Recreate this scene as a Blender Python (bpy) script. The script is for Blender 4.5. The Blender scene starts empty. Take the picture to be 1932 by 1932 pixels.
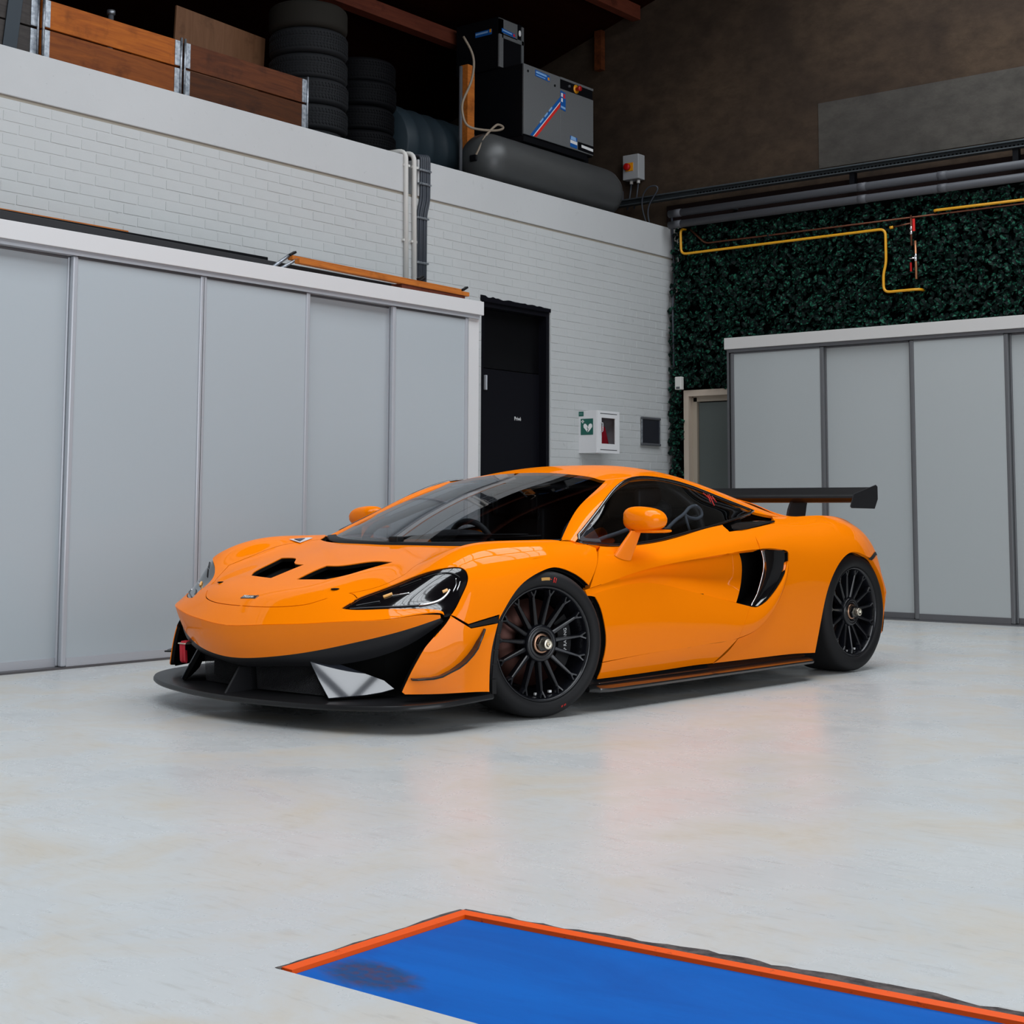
import bpy, bmesh, math, random
import numpy as np
from mathutils import Vector, Matrix, geometry

random.seed(7); rng = np.random.default_rng(7)
C = bpy.context.scene.collection
SC = bpy.context.scene
PI = math.pi

# ---------------------------------------------------------------- camera, light, exposure
CAM_Z = 0.9104
yaw, pitch, roll = -0.675607, 0.09461, 0.003843
cyw, syw, cp, sp = math.cos(yaw), math.sin(yaw), math.cos(pitch), math.sin(pitch)
fwd = Vector((syw * cp, cyw * cp, sp)); rgt = Vector((cyw, -syw, 0)); upv = rgt.cross(fwd)
r2 = rgt * math.cos(roll) + upv * math.sin(roll); u2 = upv * math.cos(roll) - rgt * math.sin(roll)
cam = bpy.data.cameras.new('camera'); cam_o = bpy.data.objects.new('camera', cam); C.objects.link(cam_o)
cam_o.matrix_world = Matrix(((r2.x, u2.x, -fwd.x, 0), (r2.y, u2.y, -fwd.y, 0), (r2.z, u2.z, -fwd.z, CAM_Z), (0, 0, 0, 1)))
cam.sensor_width = 36; cam.lens = 2821.1 / 1932 * 36; cam.shift_y = -(966 - 693.6) / 1932
cam.clip_end = 200; cam.clip_start = .05
SC.camera = cam_o

SC.view_settings.view_transform = 'Standard'; SC.view_settings.look = 'None'
SC.view_settings.gamma = 1; SC.view_settings.use_curve_mapping = False
SC.view_settings.exposure = 0.0
SC.cycles.use_denoising = True
SC.cycles.max_bounces = 8; SC.cycles.diffuse_bounces = 4; SC.cycles.glossy_bounces = 4; SC.cycles.transparent_max_bounces = 12

world = bpy.data.worlds.new('world'); SC.world = world; world.use_nodes = True
bg = world.node_tree.nodes['Background']; bg.inputs[0].default_value = (.62, .74, .92, 1); bg.inputs[1].default_value = .9


def area(name, loc, rot, sx, sy, power, col=(1, 1, 1)):
    l = bpy.data.lights.new(name, 'AREA'); l.shape = 'RECTANGLE'; l.size = sx; l.size_y = sy; l.energy = power; l.color = col
    o = bpy.data.objects.new(name, l); C.objects.link(o); o.location = loc; o.rotation_euler = rot
    return o


SKYLIGHTS = [  # x, y, z, size x, size y, tilt: glazed strips on both sides of the ridge
    (-4.625, 1.6, 7.31, 2.2, 7.1, -.2915), (-4.625, 9.0, 7.31, 2.2, 6.3, -.2915),
    (-2.175, 1.6, 7.31, 2.2, 7.1, .2915), (-2.175, 9.0, 7.31, 2.2, 6.3, .2915),
]
for x, y, z, sx, sy, t in SKYLIGHTS:
    area('skylight_lamp', (x, y, z), (0, t, 0), sx, sy, 15.5 * sx * sy, (.94, .975, 1.0))

# daylight through the open gate behind the camera
area('gate_daylight', (2.5, 2.6, 1.95), (0, PI / 2, 0), 3.5, 7.5, 215, (.97, .985, 1.0))

# ---------------------------------------------------------------- node helpers
_mats = {}


def mat(name, col=(.5, .5, .5), rough=.5, metal=0., spec=.5, coat=0., coat_rough=.03, emit=None, es=1.):
    m = bpy.data.materials.new(name); m.use_nodes = True
    b = m.node_tree.nodes['Principled BSDF']
    b.inputs['Base Color'].default_value = (*col, 1); b.inputs['Roughness'].default_value = rough
    b.inputs['Metallic'].default_value = metal; b.inputs['Specular IOR Level'].default_value = spec
    b.inputs['Coat Weight'].default_value = coat; b.inputs['Coat Roughness'].default_value = coat_rough
    if emit:
        b.inputs['Emission Color'].default_value = (*emit, 1); b.inputs['Emission Strength'].default_value = es
    _mats[name] = m
    return m


class NT:
    """small helper around a material's node tree"""
    def __init__(s, m): s.m = m; s.t = m.node_tree; s.n = s.t.nodes; s.b = s.n['Principled BSDF']
    def new(s, typ, **kw):
        n = s.n.new(typ)
        for k, v in kw.items():
            if k in n.inputs: n.inputs[k].default_value = v
            else: setattr(n, k, v)
        return n
    def link(s, a, b): s.t.links.new(a, b)
    def coords(s, kind='Object', scale=(1, 1, 1), rot=(0, 0, 0)):
        tc = s.n.new('ShaderNodeTexCoord'); mp = s.n.new('ShaderNodeMapping')
        mp.inputs['Scale'].default_value = scale; mp.inputs['Rotation'].default_value = rot
        s.link(tc.outputs[kind], mp.inputs['Vector']); return mp.outputs['Vector']
    def noise(s, vec, scale=5, detail=6, rough=.55, dist=0.):
        n = s.new('ShaderNodeTexNoise'); n.inputs['Scale'].default_value = scale; n.inputs['Detail'].default_value = detail
        n.inputs['Roughness'].default_value = rough; n.inputs['Distortion'].default_value = dist
        s.link(vec, n.inputs['Vector']); return n.outputs['Fac']
    def ramp(s, fac, stops):
        r = s.n.new('ShaderNodeValToRGB'); e = r.color_ramp.elements
        while len(e) < len(stops): e.new(.5)
        for q, (p, c) in zip(e, stops): q.position = p; q.color = (*c, 1) if len(c) == 3 else c
        s.link(fac, r.inputs['Fac']); return r.outputs['Color']
    def mix(s, fac, a, b, mode='MIX'):
        x = s.n.new('ShaderNodeMix'); x.data_type = 'RGBA'; x.blend_type = mode
        for sock, v in ((x.inputs['Factor'], fac), (x.inputs['A'], a), (x.inputs['B'], b)):
            pass
        def put(sock, v):
            if hasattr(v, 'is_output') or isinstance(v, bpy.types.NodeSocket): s.link(v, sock)
            elif isinstance(v, (int, float)): sock.default_value = v
            else: sock.default_value = (*v, 1)
        put(x.inputs[0], fac); put(x.inputs[6], a); put(x.inputs[7], b)
        return x.outputs[2]
    def bump(s, h, strength=.3, dist=.01):
        b = s.n.new('ShaderNodeBump'); b.inputs['Strength'].default_value = strength; b.inputs['Distance'].default_value = dist
        s.link(h, b.inputs['Height']); s.link(b.outputs['Normal'], s.b.inputs['Normal'])
    def color(s, c): s.link(c, s.b.inputs['Base Color'])
    def rough(s, c): s.link(c, s.b.inputs['Roughness'])


# ---------------------------------------------------------------- mesh helpers
def mesh_obj(name, V, F, m, parent=None, smooth=True):
    me = bpy.data.meshes.new(name); me.from_pydata([tuple(map(float, v)) for v in V], [], [tuple(map(int, f)) for f in F])
    if smooth: me.polygons.foreach_set('use_smooth', [True] * len(me.polygons))
    if m is not None: me.materials.append(m)
    me.update()
    o = bpy.data.objects.new(name, me); C.objects.link(o)
    if parent: o.parent = parent
    return o


def bm_obj(name, bm, m, parent=None, smooth=False, auto=None):
    me = bpy.data.meshes.new(name)
    if smooth:
        for f in bm.faces: f.smooth = True
        if auto:
            for e in bm.edges:
                if len(e.link_faces) == 2 and e.calc_face_angle(0) > auto: e.smooth = False
    bm.to_mesh(me); bm.free()
    if m is not None: me.materials.append(m)
    o = bpy.data.objects.new(name, me); C.objects.link(o)
    if parent: o.parent = parent
    return o


def empty(name, loc=(0, 0, 0), rz=0., parent=None):
    o = bpy.data.objects.new(name, None); o.empty_display_size = .2; C.objects.link(o)
    o.location = loc; o.rotation_euler = (0, 0, rz)
    if parent: o.parent = parent
    return o


def tag(o, label, cat, group=None):
    o['label'] = label; o['category'] = cat
    if group: o['group'] = group
    return o


def struct(o, kind='structure'):
    o['kind'] = kind
    return o


def add_box(bm, c, s, bevel=0., rot=None, seg=2):
    r = bmesh.ops.create_cube(bm, size=1)
    vs = r['verts']
    for v in vs: v.co = Vector((v.co.x * s[0], v.co.y * s[1], v.co.z * s[2]))
    if bevel:
        es = list({e for v in vs for e in v.link_edges})
        q = bmesh.ops.bevel(bm, geom=es, offset=bevel, segments=seg, affect='EDGES', profile=.5)
        vs = list(set(q['verts']) | {v for v in vs if v.is_valid})
    M_ = Matrix.Translation(c)
    if rot is not None: M_ = M_ @ rot.to_4x4()
    for v in vs: v.co = M_ @ v.co
    return vs


def box(name, c, s, m, parent=None, bevel=0., rot=None, smooth=False):
    bm = bmesh.new(); add_box(bm, Vector(c), s, bevel, rot)
    return bm_obj(name, bm, m, parent, smooth)


def tube_mesh(pts, r, n=10, closed=False, caps=True):
    """swept tube; r is a number or one radius per point"""
    P = [Vector(p) for p in pts]; N = len(P)
    rs = [r] * N if isinstance(r, (int, float)) else list(r)
    V, F = [], []; up = None
    for i in range(N):
        if closed: t = P[(i + 1) % N] - P[i - 1]
        else: t = P[min(i + 1, N - 1)] - P[max(i - 1, 0)]
        t.normalize()
        if up is None:
            up = Vector((0, 0, 1)) if abs(t.z) < .9 else Vector((1, 0, 0))
        up = (up - t * up.dot(t)).normalized(); b = t.cross(up)
        for k in range(n):
            a = 2 * PI * k / n; V.append(P[i] + (up * math.cos(a) + b * math.sin(a)) * rs[i])
    for i in range(N if closed else N - 1):
        for k in range(n):
            a, b_ = i * n + k, i * n + (k + 1) % n; j = (i + 1) % N
            F.append((a, b_, j * n + (k + 1) % n, j * n + k))
    if caps and not closed:
        F.append(tuple(range(n - 1, -1, -1))); F.append(tuple((N - 1) * n + k for k in range(n)))
    return V, F


def tube(name, pts, r, m, parent=None, n=10, closed=False):
    V, F = tube_mesh(pts, r, n, closed)
    return mesh_obj(name, V, F, m, parent)


def merge(*parts):
    V, F = [], []
    for v, f in parts:
        o = len(V); V += list(v); F += [tuple(i + o for i in q) for q in f]
    return V, F


def lathe_mesh(prof, n=32, axis='y'):
    """profile of (radius, height) revolved round an axis; open ends stay open"""
    V, F = [], []
    for (r, h) in prof:
        for k in range(n):
            a = 2 * PI * k / n; c, s = r * math.cos(a), r * math.sin(a)
            V.append({'y': (c, h, s), 'z': (c, s, h), 'x': (h, c, s)}[axis])
    for i in range(len(prof) - 1):
        for k in range(n):
            a, b = i * n + k, i * n + (k + 1) % n
            q = (a, b, b + n, a + n)
            F.append(q if axis != 'y' else q[::-1])
    return V, F


def fillet(pts, r=.05, n=5):
    """round the corners of a 3D polyline"""
    P = [Vector(p) for p in pts]; out = [P[0]]
    for i in range(1, len(P) - 1):
        a, b = (P[i - 1] - P[i]), (P[i + 1] - P[i]); d = min(r, a.length * .45, b.length * .45)
        p0, p1 = P[i] + a.normalized() * d, P[i] + b.normalized() * d
        for k in range(n + 1):
            t = k / n; out.append(p0 * (1 - t) ** 2 + P[i] * 2 * t * (1 - t) + p1 * t * t)
    out.append(P[-1]); return out


def copy_tree(o, parent=None):
    c = o.copy(); C.objects.link(c); c.parent = parent
    for ch in list(o.children): copy_tree(ch, c)
    return c


def text_mesh(name, body, size, m, parent, M_, extrude=.0008, align='CENTER', bold=0., shear=0.):
    cu = bpy.data.curves.new(name, 'FONT'); cu.body = body; cu.size = size; cu.extrude = extrude; cu.align_x = align; cu.align_y = 'CENTER'
    cu.offset = bold; cu.resolution_u = 2; cu.shear = shear
    t = bpy.data.objects.new(name, cu); C.objects.link(t)
    dg = bpy.context.evaluated_depsgraph_get(); me = bpy.data.meshes.new_from_object(t.evaluated_get(dg))
    bpy.data.objects.remove(t); me.name = name; me.materials.clear(); me.materials.append(m)
    o = bpy.data.objects.new(name, me); C.objects.link(o)
    if parent: o.parent = parent
    o.matrix_local = M_
    return o


def frame(o, x, y):
    """4x4 with origin o, x axis and y axis given"""
    x = Vector(x).normalized(); y = Vector(y); y = (y - x * y.dot(x)).normalized(); z = x.cross(y); o = Vector(o)
    return Matrix(((x.x, y.x, z.x, o.x), (x.y, y.y, z.y, o.y), (x.z, y.z, z.z, o.z), (0, 0, 0, 1)))

def spl_eval(x, Y, q):
    """natural cubic spline through (x, Y[n,...]) at q"""
    n = len(x); h = np.diff(x); Y = np.asarray(Y, float)
    q = np.asarray(q, float)
    if n == 2:
        w = ((q - x[0]) / h[0])
        w = w.reshape(w.shape + (1,) * (Y.ndim - 1))
        return Y[0] * (1 - w) + Y[1] * w
    A = np.zeros((n, n)); R = np.zeros((n,) + Y.shape[1:])
    A[0, 0] = A[-1, -1] = 1
    for k in range(1, n - 1):
        A[k, k - 1] = h[k - 1]; A[k, k] = 2 * (h[k - 1] + h[k]); A[k, k + 1] = h[k]
        R[k] = 6 * ((Y[k + 1] - Y[k]) / h[k] - (Y[k] - Y[k - 1]) / h[k - 1])
    m = np.linalg.solve(A, R.reshape(n, -1)).reshape(R.shape)
    k = np.clip(np.searchsorted(x, q) - 1, 0, n - 2)
    sh = q.shape + (1,) * (Y.ndim - 1)
    hk = h[k].reshape(sh); a = (x[k + 1] - q).reshape(sh) / hk; b = (q - x[k]).reshape(sh) / hk
    return a * Y[k] + b * Y[k + 1] + ((a ** 3 - a) * m[k] + (b ** 3 - b) * m[k + 1]) * hk ** 2 / 6


def pw_spl(x, Y, q, br):
    """piecewise natural spline with C0 breaks at the indices br"""
    br = [0] + sorted(br) + [len(x) - 1]
    q = np.asarray(q, float); Y = np.asarray(Y, float)
    out = np.zeros(q.shape + Y.shape[1:])
    for a, b in zip(br[:-1], br[1:]):
        m = (q >= x[a] - 1e-9) if a else np.ones(q.shape, bool)
        if b < len(x) - 1:
            m &= q <= x[b] + 1e-9
        if m.any():
            out[m] = spl_eval(x[a:b + 1], Y[a:b + 1], q[m])
    return out


class Surf:
    def __init__(s, G, bi=(), bj=(), n=61):
        s.G = np.array(G, float); s.bi, s.bj = list(bi), list(bj)
        d = np.linalg.norm(np.diff(s.G, axis=0), axis=2).mean(1) ** .7
        e = np.linalg.norm(np.diff(s.G, axis=1), axis=2).mean(0) ** .7
        s.Li = np.linalg.norm(np.diff(s.G, axis=0), axis=2).mean(1).sum(); s.Lj = np.linalg.norm(np.diff(s.G, axis=1), axis=2).mean(0).sum()
        s.xi = np.concatenate([[0], np.cumsum(d)]) / d.sum(); s.xj = np.concatenate([[0], np.cumsum(e)]) / e.sum()
        s.even = bool(np.abs(s.G[:, 0, 1]).max() < 1e-9) and not s.bj and s.G.shape[1] > 2
        s.n = n; s.T = None

    def grid(s, a, b):
        P = pw_spl(s.xi, s.G, a, s.bi)
        if s.even:      # mirror two columns across the centre line so the surface stays smooth there
            Q = np.concatenate([P[:, 2:0:-1] * [1, -1, 1], P], 1); x = np.concatenate([-s.xj[2:0:-1], s.xj])
            return spl_eval(x, Q.swapaxes(0, 1), b).swapaxes(0, 1)
        return pw_spl(s.xj, P.swapaxes(0, 1), b, s.bj).swapaxes(0, 1)

    def table(s):
        if s.T is None:
            s.ga = np.unique(np.concatenate([np.linspace(0, 1, s.n), s.xi])); s.gb = np.unique(np.concatenate([np.linspace(0, 1, s.n), s.xj]))
            s.T = s.grid(s.ga, s.gb)
        return s.T

    def ev(s, st):
        """bilinear lookup in a dense table of the spline"""
        T = s.table(); st = np.asarray(st, float)
        a = np.clip(st[:, 0], 0, 1); b = np.clip(st[:, 1], 0, 1)
        i = np.clip(np.searchsorted(s.ga, a, 'right') - 1, 0, len(s.ga) - 2); j = np.clip(np.searchsorted(s.gb, b, 'right') - 1, 0, len(s.gb) - 2)
        u = ((a - s.ga[i]) / (s.ga[i + 1] - s.ga[i]))[:, None]; v = ((b - s.gb[j]) / (s.gb[j + 1] - s.gb[j]))[:, None]
        return (T[i, j] * (1 - u) * (1 - v) + T[i + 1, j] * u * (1 - v) + T[i, j + 1] * (1 - u) * v + T[i + 1, j + 1] * u * v)


def chain(chains, step):
    """closed outline from splined chains that meet in corners"""
    out = []
    for c in chains:
        c = np.array(c, float)
        if len(c) == 2:
            n = max(1, int(np.linalg.norm(c[1] - c[0]) / step)); q = np.linspace(0, 1, n + 1)[:-1, None]
            out.append(c[0] * (1 - q) + c[1] * q)
        else:
            d = np.linalg.norm(np.diff(c, axis=0), axis=1); x = np.concatenate([[0], np.cumsum(np.maximum(d, 1e-6) ** .75)])
            n = max(2, int(d.sum() / step))
            out.append(spl_eval(x, c, np.linspace(0, x[-1], n + 1)[:-1]))
    return np.concatenate(out)
SURF_DATA = {
    'front': [
        [[1.02, 0, 0.4073], [0.995, 0.22, 0.4194], [0.935, 0.42, 0.431], [0.855, 0.61, 0.4474], [0.735, 0.775, 0.4605], [0.595, 0.885, 0.4738], [0.6116, 0.888, 0.4062], [0.6812, 0.864, 0.324], [0.7565, 0.805, 0.1334]],
        [[0.9, 0, 0.522], [0.885, 0.22, 0.52], [0.845, 0.42, 0.512], [0.785, 0.6, 0.5], [0.68, 0.76, 0.512], [0.535, 0.885, 0.528], [0.54, 0.922, 0.43], [0.58, 0.915, 0.3], [0.625, 0.893, 0.135]],
        [[0.75, 0, 0.585], [0.75, 0.22, 0.583], [0.745, 0.42, 0.57], [0.7, 0.6, 0.553], [0.6, 0.765, 0.598], [0.47, 0.887, 0.622], [0.44, 0.94, 0.47], [0.45, 0.95, 0.31], [0.455, 0.945, 0.135]],
        [[0.58, 0, 0.64], [0.575, 0.22, 0.638], [0.56, 0.42, 0.632], [0.53, 0.6, 0.64], [0.475, 0.76, 0.694], [0.4, 0.88, 0.668], [0.345, 0.945, 0.52], [0.34, 0.955, 0.33], [0.34, 0.95, 0.132]],
        [[0.37, 0, 0.69], [0.365, 0.22, 0.69], [0.345, 0.42, 0.69], [0.31, 0.6, 0.715], [0.275, 0.755, 0.758], [0.225, 0.885, 0.7], [0.19, 0.948, 0.58], [0.18, 0.957, 0.37], [0.18, 0.952, 0.132]],
        [[0.12, 0, 0.735], [0.12, 0.22, 0.735], [0.1, 0.42, 0.733], [0.08, 0.6, 0.745], [0.04, 0.765, 0.772], [0.01, 0.89, 0.728], [-0.01, 0.95, 0.61], [-0.01, 0.958, 0.39], [-0.01, 0.953, 0.15]],
        [[-0.1, 0, 0.755], [-0.1, 0.22, 0.755], [-0.11, 0.42, 0.752], [-0.12, 0.6, 0.755], [-0.15, 0.77, 0.773], [-0.18, 0.885, 0.738], [-0.2, 0.943, 0.62], [-0.18, 0.953, 0.4], [-0.17, 0.95, 0.15]],
        [[-0.38, 0, 0.76], [-0.38, 0.22, 0.76], [-0.39, 0.42, 0.76], [-0.4, 0.6, 0.765], [-0.41, 0.77, 0.778], [-0.42, 0.868, 0.748], [-0.41, 0.93, 0.635], [-0.37, 0.948, 0.42], [-0.34, 0.945, 0.15]],
    ],
    'upper': [
        [[-0.2932, 0.862, 0.7642], [-0.3162, 0.884, 0.74], [-0.3286, 0.918, 0.6681], [-0.2623, 0.948, 0.5465]],
        [[-0.4389, 0.852, 0.7498], [-0.4608, 0.882, 0.7254], [-0.453, 0.92, 0.6652], [-0.3846, 0.944, 0.5684]],
        [[-0.6504, 0.838, 0.7427], [-0.7212, 0.882, 0.7135], [-0.6901, 0.922, 0.6698], [-0.6059, 0.94, 0.6065]],
        [[-0.9253, 0.825, 0.7553], [-0.984, 0.875, 0.732], [-0.9423, 0.922, 0.6898], [-0.8577, 0.937, 0.641]],
        [[-1.2031, 0.805, 0.7887], [-1.2157, 0.868, 0.7576], [-1.1683, 0.918, 0.7116], [-1.1217, 0.935, 0.6657]],
        [[-1.4392, 0.785, 0.8246], [-1.467, 0.855, 0.7869], [-1.4106, 0.91, 0.7342], [-1.3517, 0.934, 0.6834]],
        [[-1.6047, 0.77, 0.8413], [-1.6836, 0.84, 0.8098], [-1.6153, 0.902, 0.7586], [-1.5925, 0.933, 0.7005]],
        [[-1.9, 0.735, 0.88], [-1.92, 0.84, 0.828], [-1.94, 0.9, 0.772], [-1.96, 0.937, 0.697]],
        [[-2.12, 0.725, 0.878], [-2.14, 0.83, 0.838], [-2.15, 0.895, 0.785], [-2.16, 0.945, 0.7]],
    ],
    'rear': [
        [[-1.66, 0.765, 0.846], [-1.69, 0.84, 0.812], [-1.62, 0.902, 0.757], [-1.6, 0.933, 0.698], [-1.5, 0.935, 0.44], [-1.26, 0.93, 0.145]],
        [[-1.9, 0.735, 0.88], [-1.92, 0.84, 0.828], [-1.94, 0.9, 0.772], [-1.96, 0.937, 0.697], [-1.92, 0.942, 0.45], [-1.7, 0.932, 0.143]],
        [[-2.12, 0.725, 0.878], [-2.14, 0.83, 0.838], [-2.15, 0.895, 0.785], [-2.16, 0.945, 0.695], [-2.12, 0.952, 0.46], [-2.02, 0.94, 0.142]],
        [[-2.34, 0.735, 0.876], [-2.35, 0.845, 0.836], [-2.36, 0.915, 0.775], [-2.36, 0.96, 0.68], [-2.33, 0.968, 0.465], [-2.23, 0.948, 0.136]],
        [[-2.55, 0.745, 0.883], [-2.55, 0.86, 0.84], [-2.55, 0.93, 0.772], [-2.55, 0.97, 0.68], [-2.5, 0.976, 0.47], [-2.45, 0.955, 0.14]],
        [[-2.74, 0.75, 0.878], [-2.72, 0.865, 0.832], [-2.7, 0.935, 0.762], [-2.68, 0.973, 0.676], [-2.66, 0.978, 0.47], [-2.64, 0.955, 0.15]],
        [[-2.9, 0.755, 0.852], [-2.86, 0.865, 0.8], [-2.82, 0.93, 0.728], [-2.79, 0.965, 0.642], [-2.79, 0.972, 0.46], [-2.8, 0.955, 0.17]],
        [[-3.02, 0.76, 0.802], [-2.965, 0.865, 0.745], [-2.915, 0.92, 0.675], [-2.885, 0.955, 0.59], [-2.895, 0.962, 0.44], [-2.89, 0.95, 0.18]],
        [[-3.12, 0.765, 0.72], [-3.05, 0.86, 0.67], [-2.995, 0.91, 0.61], [-2.975, 0.942, 0.53], [-2.98, 0.945, 0.42], [-2.95, 0.938, 0.19]],
        [[-3.19, 0.77, 0.62], [-3.12, 0.85, 0.58], [-3.06, 0.895, 0.52], [-3.045, 0.925, 0.46], [-3.045, 0.925, 0.4], [-3, 0.92, 0.2]],
    ],
    'lower': [
        [[-0.2749, 0.95, 0.5223], [-0.3029, 0.9608, 0.4179], [-0.3301, 0.962, 0.3166], [-0.3572, 0.95, 0.2153]],
        [[-0.3989, 0.948, 0.5415], [-0.4231, 0.9602, 0.4328], [-0.4466, 0.9627, 0.3273], [-0.4701, 0.952, 0.2218]],
        [[-0.5592, 0.945, 0.56], [-0.5823, 0.9585, 0.448], [-0.6048, 0.9624, 0.3392], [-0.6272, 0.953, 0.2305]],
        [[-0.7033, 0.943, 0.5675], [-0.7326, 0.9575, 0.4552], [-0.7611, 0.9624, 0.3461], [-0.7895, 0.954, 0.237]],
        [[-0.8629, 0.942, 0.5503], [-0.8951, 0.9572, 0.4452], [-0.9263, 0.9627, 0.3432], [-0.9575, 0.955, 0.2412]],
        [[-1.1071, 0.944, 0.5065], [-1.1301, 0.9592, 0.4186], [-1.1525, 0.9647, 0.3333], [-1.1749, 0.957, 0.248]],
        [[-1.311, 0.947, 0.4689], [-1.3186, 0.9615, 0.3949], [-1.326, 0.9664, 0.3231], [-1.3333, 0.958, 0.2513]],
        [[-1.5829, 0.952, 0.4179], [-1.5402, 0.9655, 0.3642], [-1.4988, 0.9694, 0.312], [-1.4573, 0.96, 0.2598]],
        [[-1.6569, 0.955, 0.4148], [-1.6418, 0.9649, 0.3728], [-1.6272, 0.9684, 0.3321], [-1.6127, 0.963, 0.2913]],
        [[-1.734, 0.957, 0.4406], [-1.7343, 0.9642, 0.4109], [-1.7346, 0.9674, 0.382], [-1.7348, 0.965, 0.3531]],
        [[-1.8264, 0.957, 0.4979], [-1.8286, 0.9633, 0.4762], [-1.8308, 0.9664, 0.4552], [-1.8329, 0.965, 0.4341]],
        [[-1.9123, 0.956, 0.5788], [-1.9152, 0.9601, 0.5702], [-1.9181, 0.9617, 0.5618], [-1.921, 0.96, 0.5535]],
        [[-1.9496, 0.95, 0.6509], [-1.9519, 0.9525, 0.6441], [-1.9542, 0.9533, 0.6376], [-1.9564, 0.952, 0.631]],
    ],
    'sill': [
        [[-0.3572, 0.95, 0.2153], [-0.3647, 0.9415, 0.1748], [-0.3722, 0.925, 0.1343]],
        [[-0.4701, 0.952, 0.2218], [-0.477, 0.9425, 0.1793], [-0.4838, 0.925, 0.1368]],
        [[-0.6272, 0.953, 0.2305], [-0.6347, 0.943, 0.1854], [-0.6422, 0.925, 0.1403]],
        [[-0.7895, 0.954, 0.237], [-0.7999, 0.9435, 0.1897], [-0.8102, 0.925, 0.1424]],
        [[-0.9575, 0.955, 0.2412], [-0.9601, 0.944, 0.193], [-0.9626, 0.925, 0.1448]],
        [[-1.1749, 0.957, 0.248], [-1.1562, 0.945, 0.1977], [-1.1376, 0.925, 0.1474]],
        [[-1.3333, 0.958, 0.2513], [-1.2865, 0.946, 0.1992], [-1.2397, 0.926, 0.1471]],
        [[-1.4573, 0.96, 0.2598], [-1.3706, 0.9475, 0.2036], [-1.2839, 0.927, 0.1474]],
    ],
    'channel': [
        [[-0.2659, 0.945, 0.5486], [-0.271, 0.947, 0.5354], [-0.2739, 0.9481, 0.528], [-0.2761, 0.949, 0.5222]],
        [[-0.4549, 0.934, 0.5802], [-0.4694, 0.938, 0.5653], [-0.4749, 0.9424, 0.5571], [-0.479, 0.946, 0.5506]],
        [[-0.6758, 0.917, 0.6249], [-0.6692, 0.922, 0.5941], [-0.6543, 0.9336, 0.5775], [-0.6421, 0.943, 0.5646]],
        [[-0.9163, 0.893, 0.6665], [-0.8825, 0.902, 0.6106], [-0.8421, 0.9234, 0.5808], [-0.8095, 0.941, 0.5577]],
        [[-1.1697, 0.868, 0.6894], [-1.1297, 0.88, 0.6031], [-1.0708, 0.9135, 0.5574], [-1.0232, 0.941, 0.5222]],
        [[-1.4256, 0.85, 0.7112], [-1.3831, 0.862, 0.5922], [-1.3059, 0.9066, 0.5294], [-1.2433, 0.943, 0.4814]],
        [[-1.6554, 0.838, 0.7266], [-1.6198, 0.852, 0.5783], [-1.5363, 0.9032, 0.5001], [-1.4684, 0.945, 0.4404]],
        [[-1.7539, 0.832, 0.7334], [-1.7283, 0.847, 0.5709], [-1.6444, 0.902, 0.4851], [-1.5758, 0.947, 0.4197]],
    ],
    'pillar': [
        [[-0.2643, 0.8, 0.7683], [-0.2748, 0.84, 0.7723], [-0.2932, 0.862, 0.7642]],
        [[-0.4904, 0.688, 0.8921], [-0.4893, 0.7505, 0.8834], [-0.4962, 0.795, 0.8626]],
        [[-0.6431, 0.635, 0.9616], [-0.6696, 0.6875, 0.9735], [-0.7041, 0.722, 0.9735]],
        [[-0.7866, 0.592, 1.0166], [-0.8191, 0.641, 1.0318], [-0.8595, 0.672, 1.0349]],
        [[-0.8948, 0.555, 1.0578], [-0.933, 0.6065, 1.0671], [-0.9793, 0.64, 1.0645]],
    ],
    'glass': [
        [[0.06, 0, 0.748], [0.0317, 0.264, 0.7498], [-0.0533, 0.496, 0.7551], [-0.161, 0.672, 0.7619], [-0.2643, 0.8, 0.7683]],
        [[-0.24, 0, 0.876], [-0.2618, 0.227, 0.8774], [-0.3275, 0.4266, 0.8816], [-0.4106, 0.5779, 0.887], [-0.4904, 0.688, 0.8921]],
        [[-0.47, 0, 0.964], [-0.4851, 0.2095, 0.9638], [-0.5305, 0.3937, 0.9631], [-0.588, 0.5334, 0.9623], [-0.6431, 0.635, 0.9616]],
        [[-0.7, 0, 1.04], [-0.7076, 0.1954, 1.038], [-0.7303, 0.367, 1.0318], [-0.759, 0.4973, 1.0241], [-0.7866, 0.592, 1.0166]],
        [[-0.93, 0, 1.105], [-0.9269, 0.1831, 1.1009], [-0.9177, 0.3441, 1.0885], [-0.906, 0.4662, 1.0728], [-0.8948, 0.555, 1.0578]],
    ],
    'roof': [
        [[-0.93, 0, 1.105], [-0.9269, 0.1831, 1.1009], [-0.9177, 0.3441, 1.0885], [-0.906, 0.4662, 1.0728], [-0.8948, 0.555, 1.0578], [-0.9793, 0.64, 1.0645]],
        [[-1.15, 0, 1.142], [-1.15, 0.2, 1.138], [-1.16, 0.38, 1.122], [-1.17, 0.5, 1.102], [-1.17, 0.572, 1.086], [-1.1981, 0.622, 1.0764]],
        [[-1.4, 0, 1.154], [-1.4, 0.22, 1.149], [-1.41, 0.39, 1.125], [-1.43, 0.505, 1.098], [-1.44, 0.57, 1.076], [-1.4131, 0.612, 1.0566]],
        [[-1.65, 0, 1.14], [-1.65, 0.22, 1.132], [-1.66, 0.4, 1.1], [-1.67, 0.51, 1.067], [-1.67, 0.575, 1.039], [-1.6466, 0.612, 1.0105]],
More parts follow.
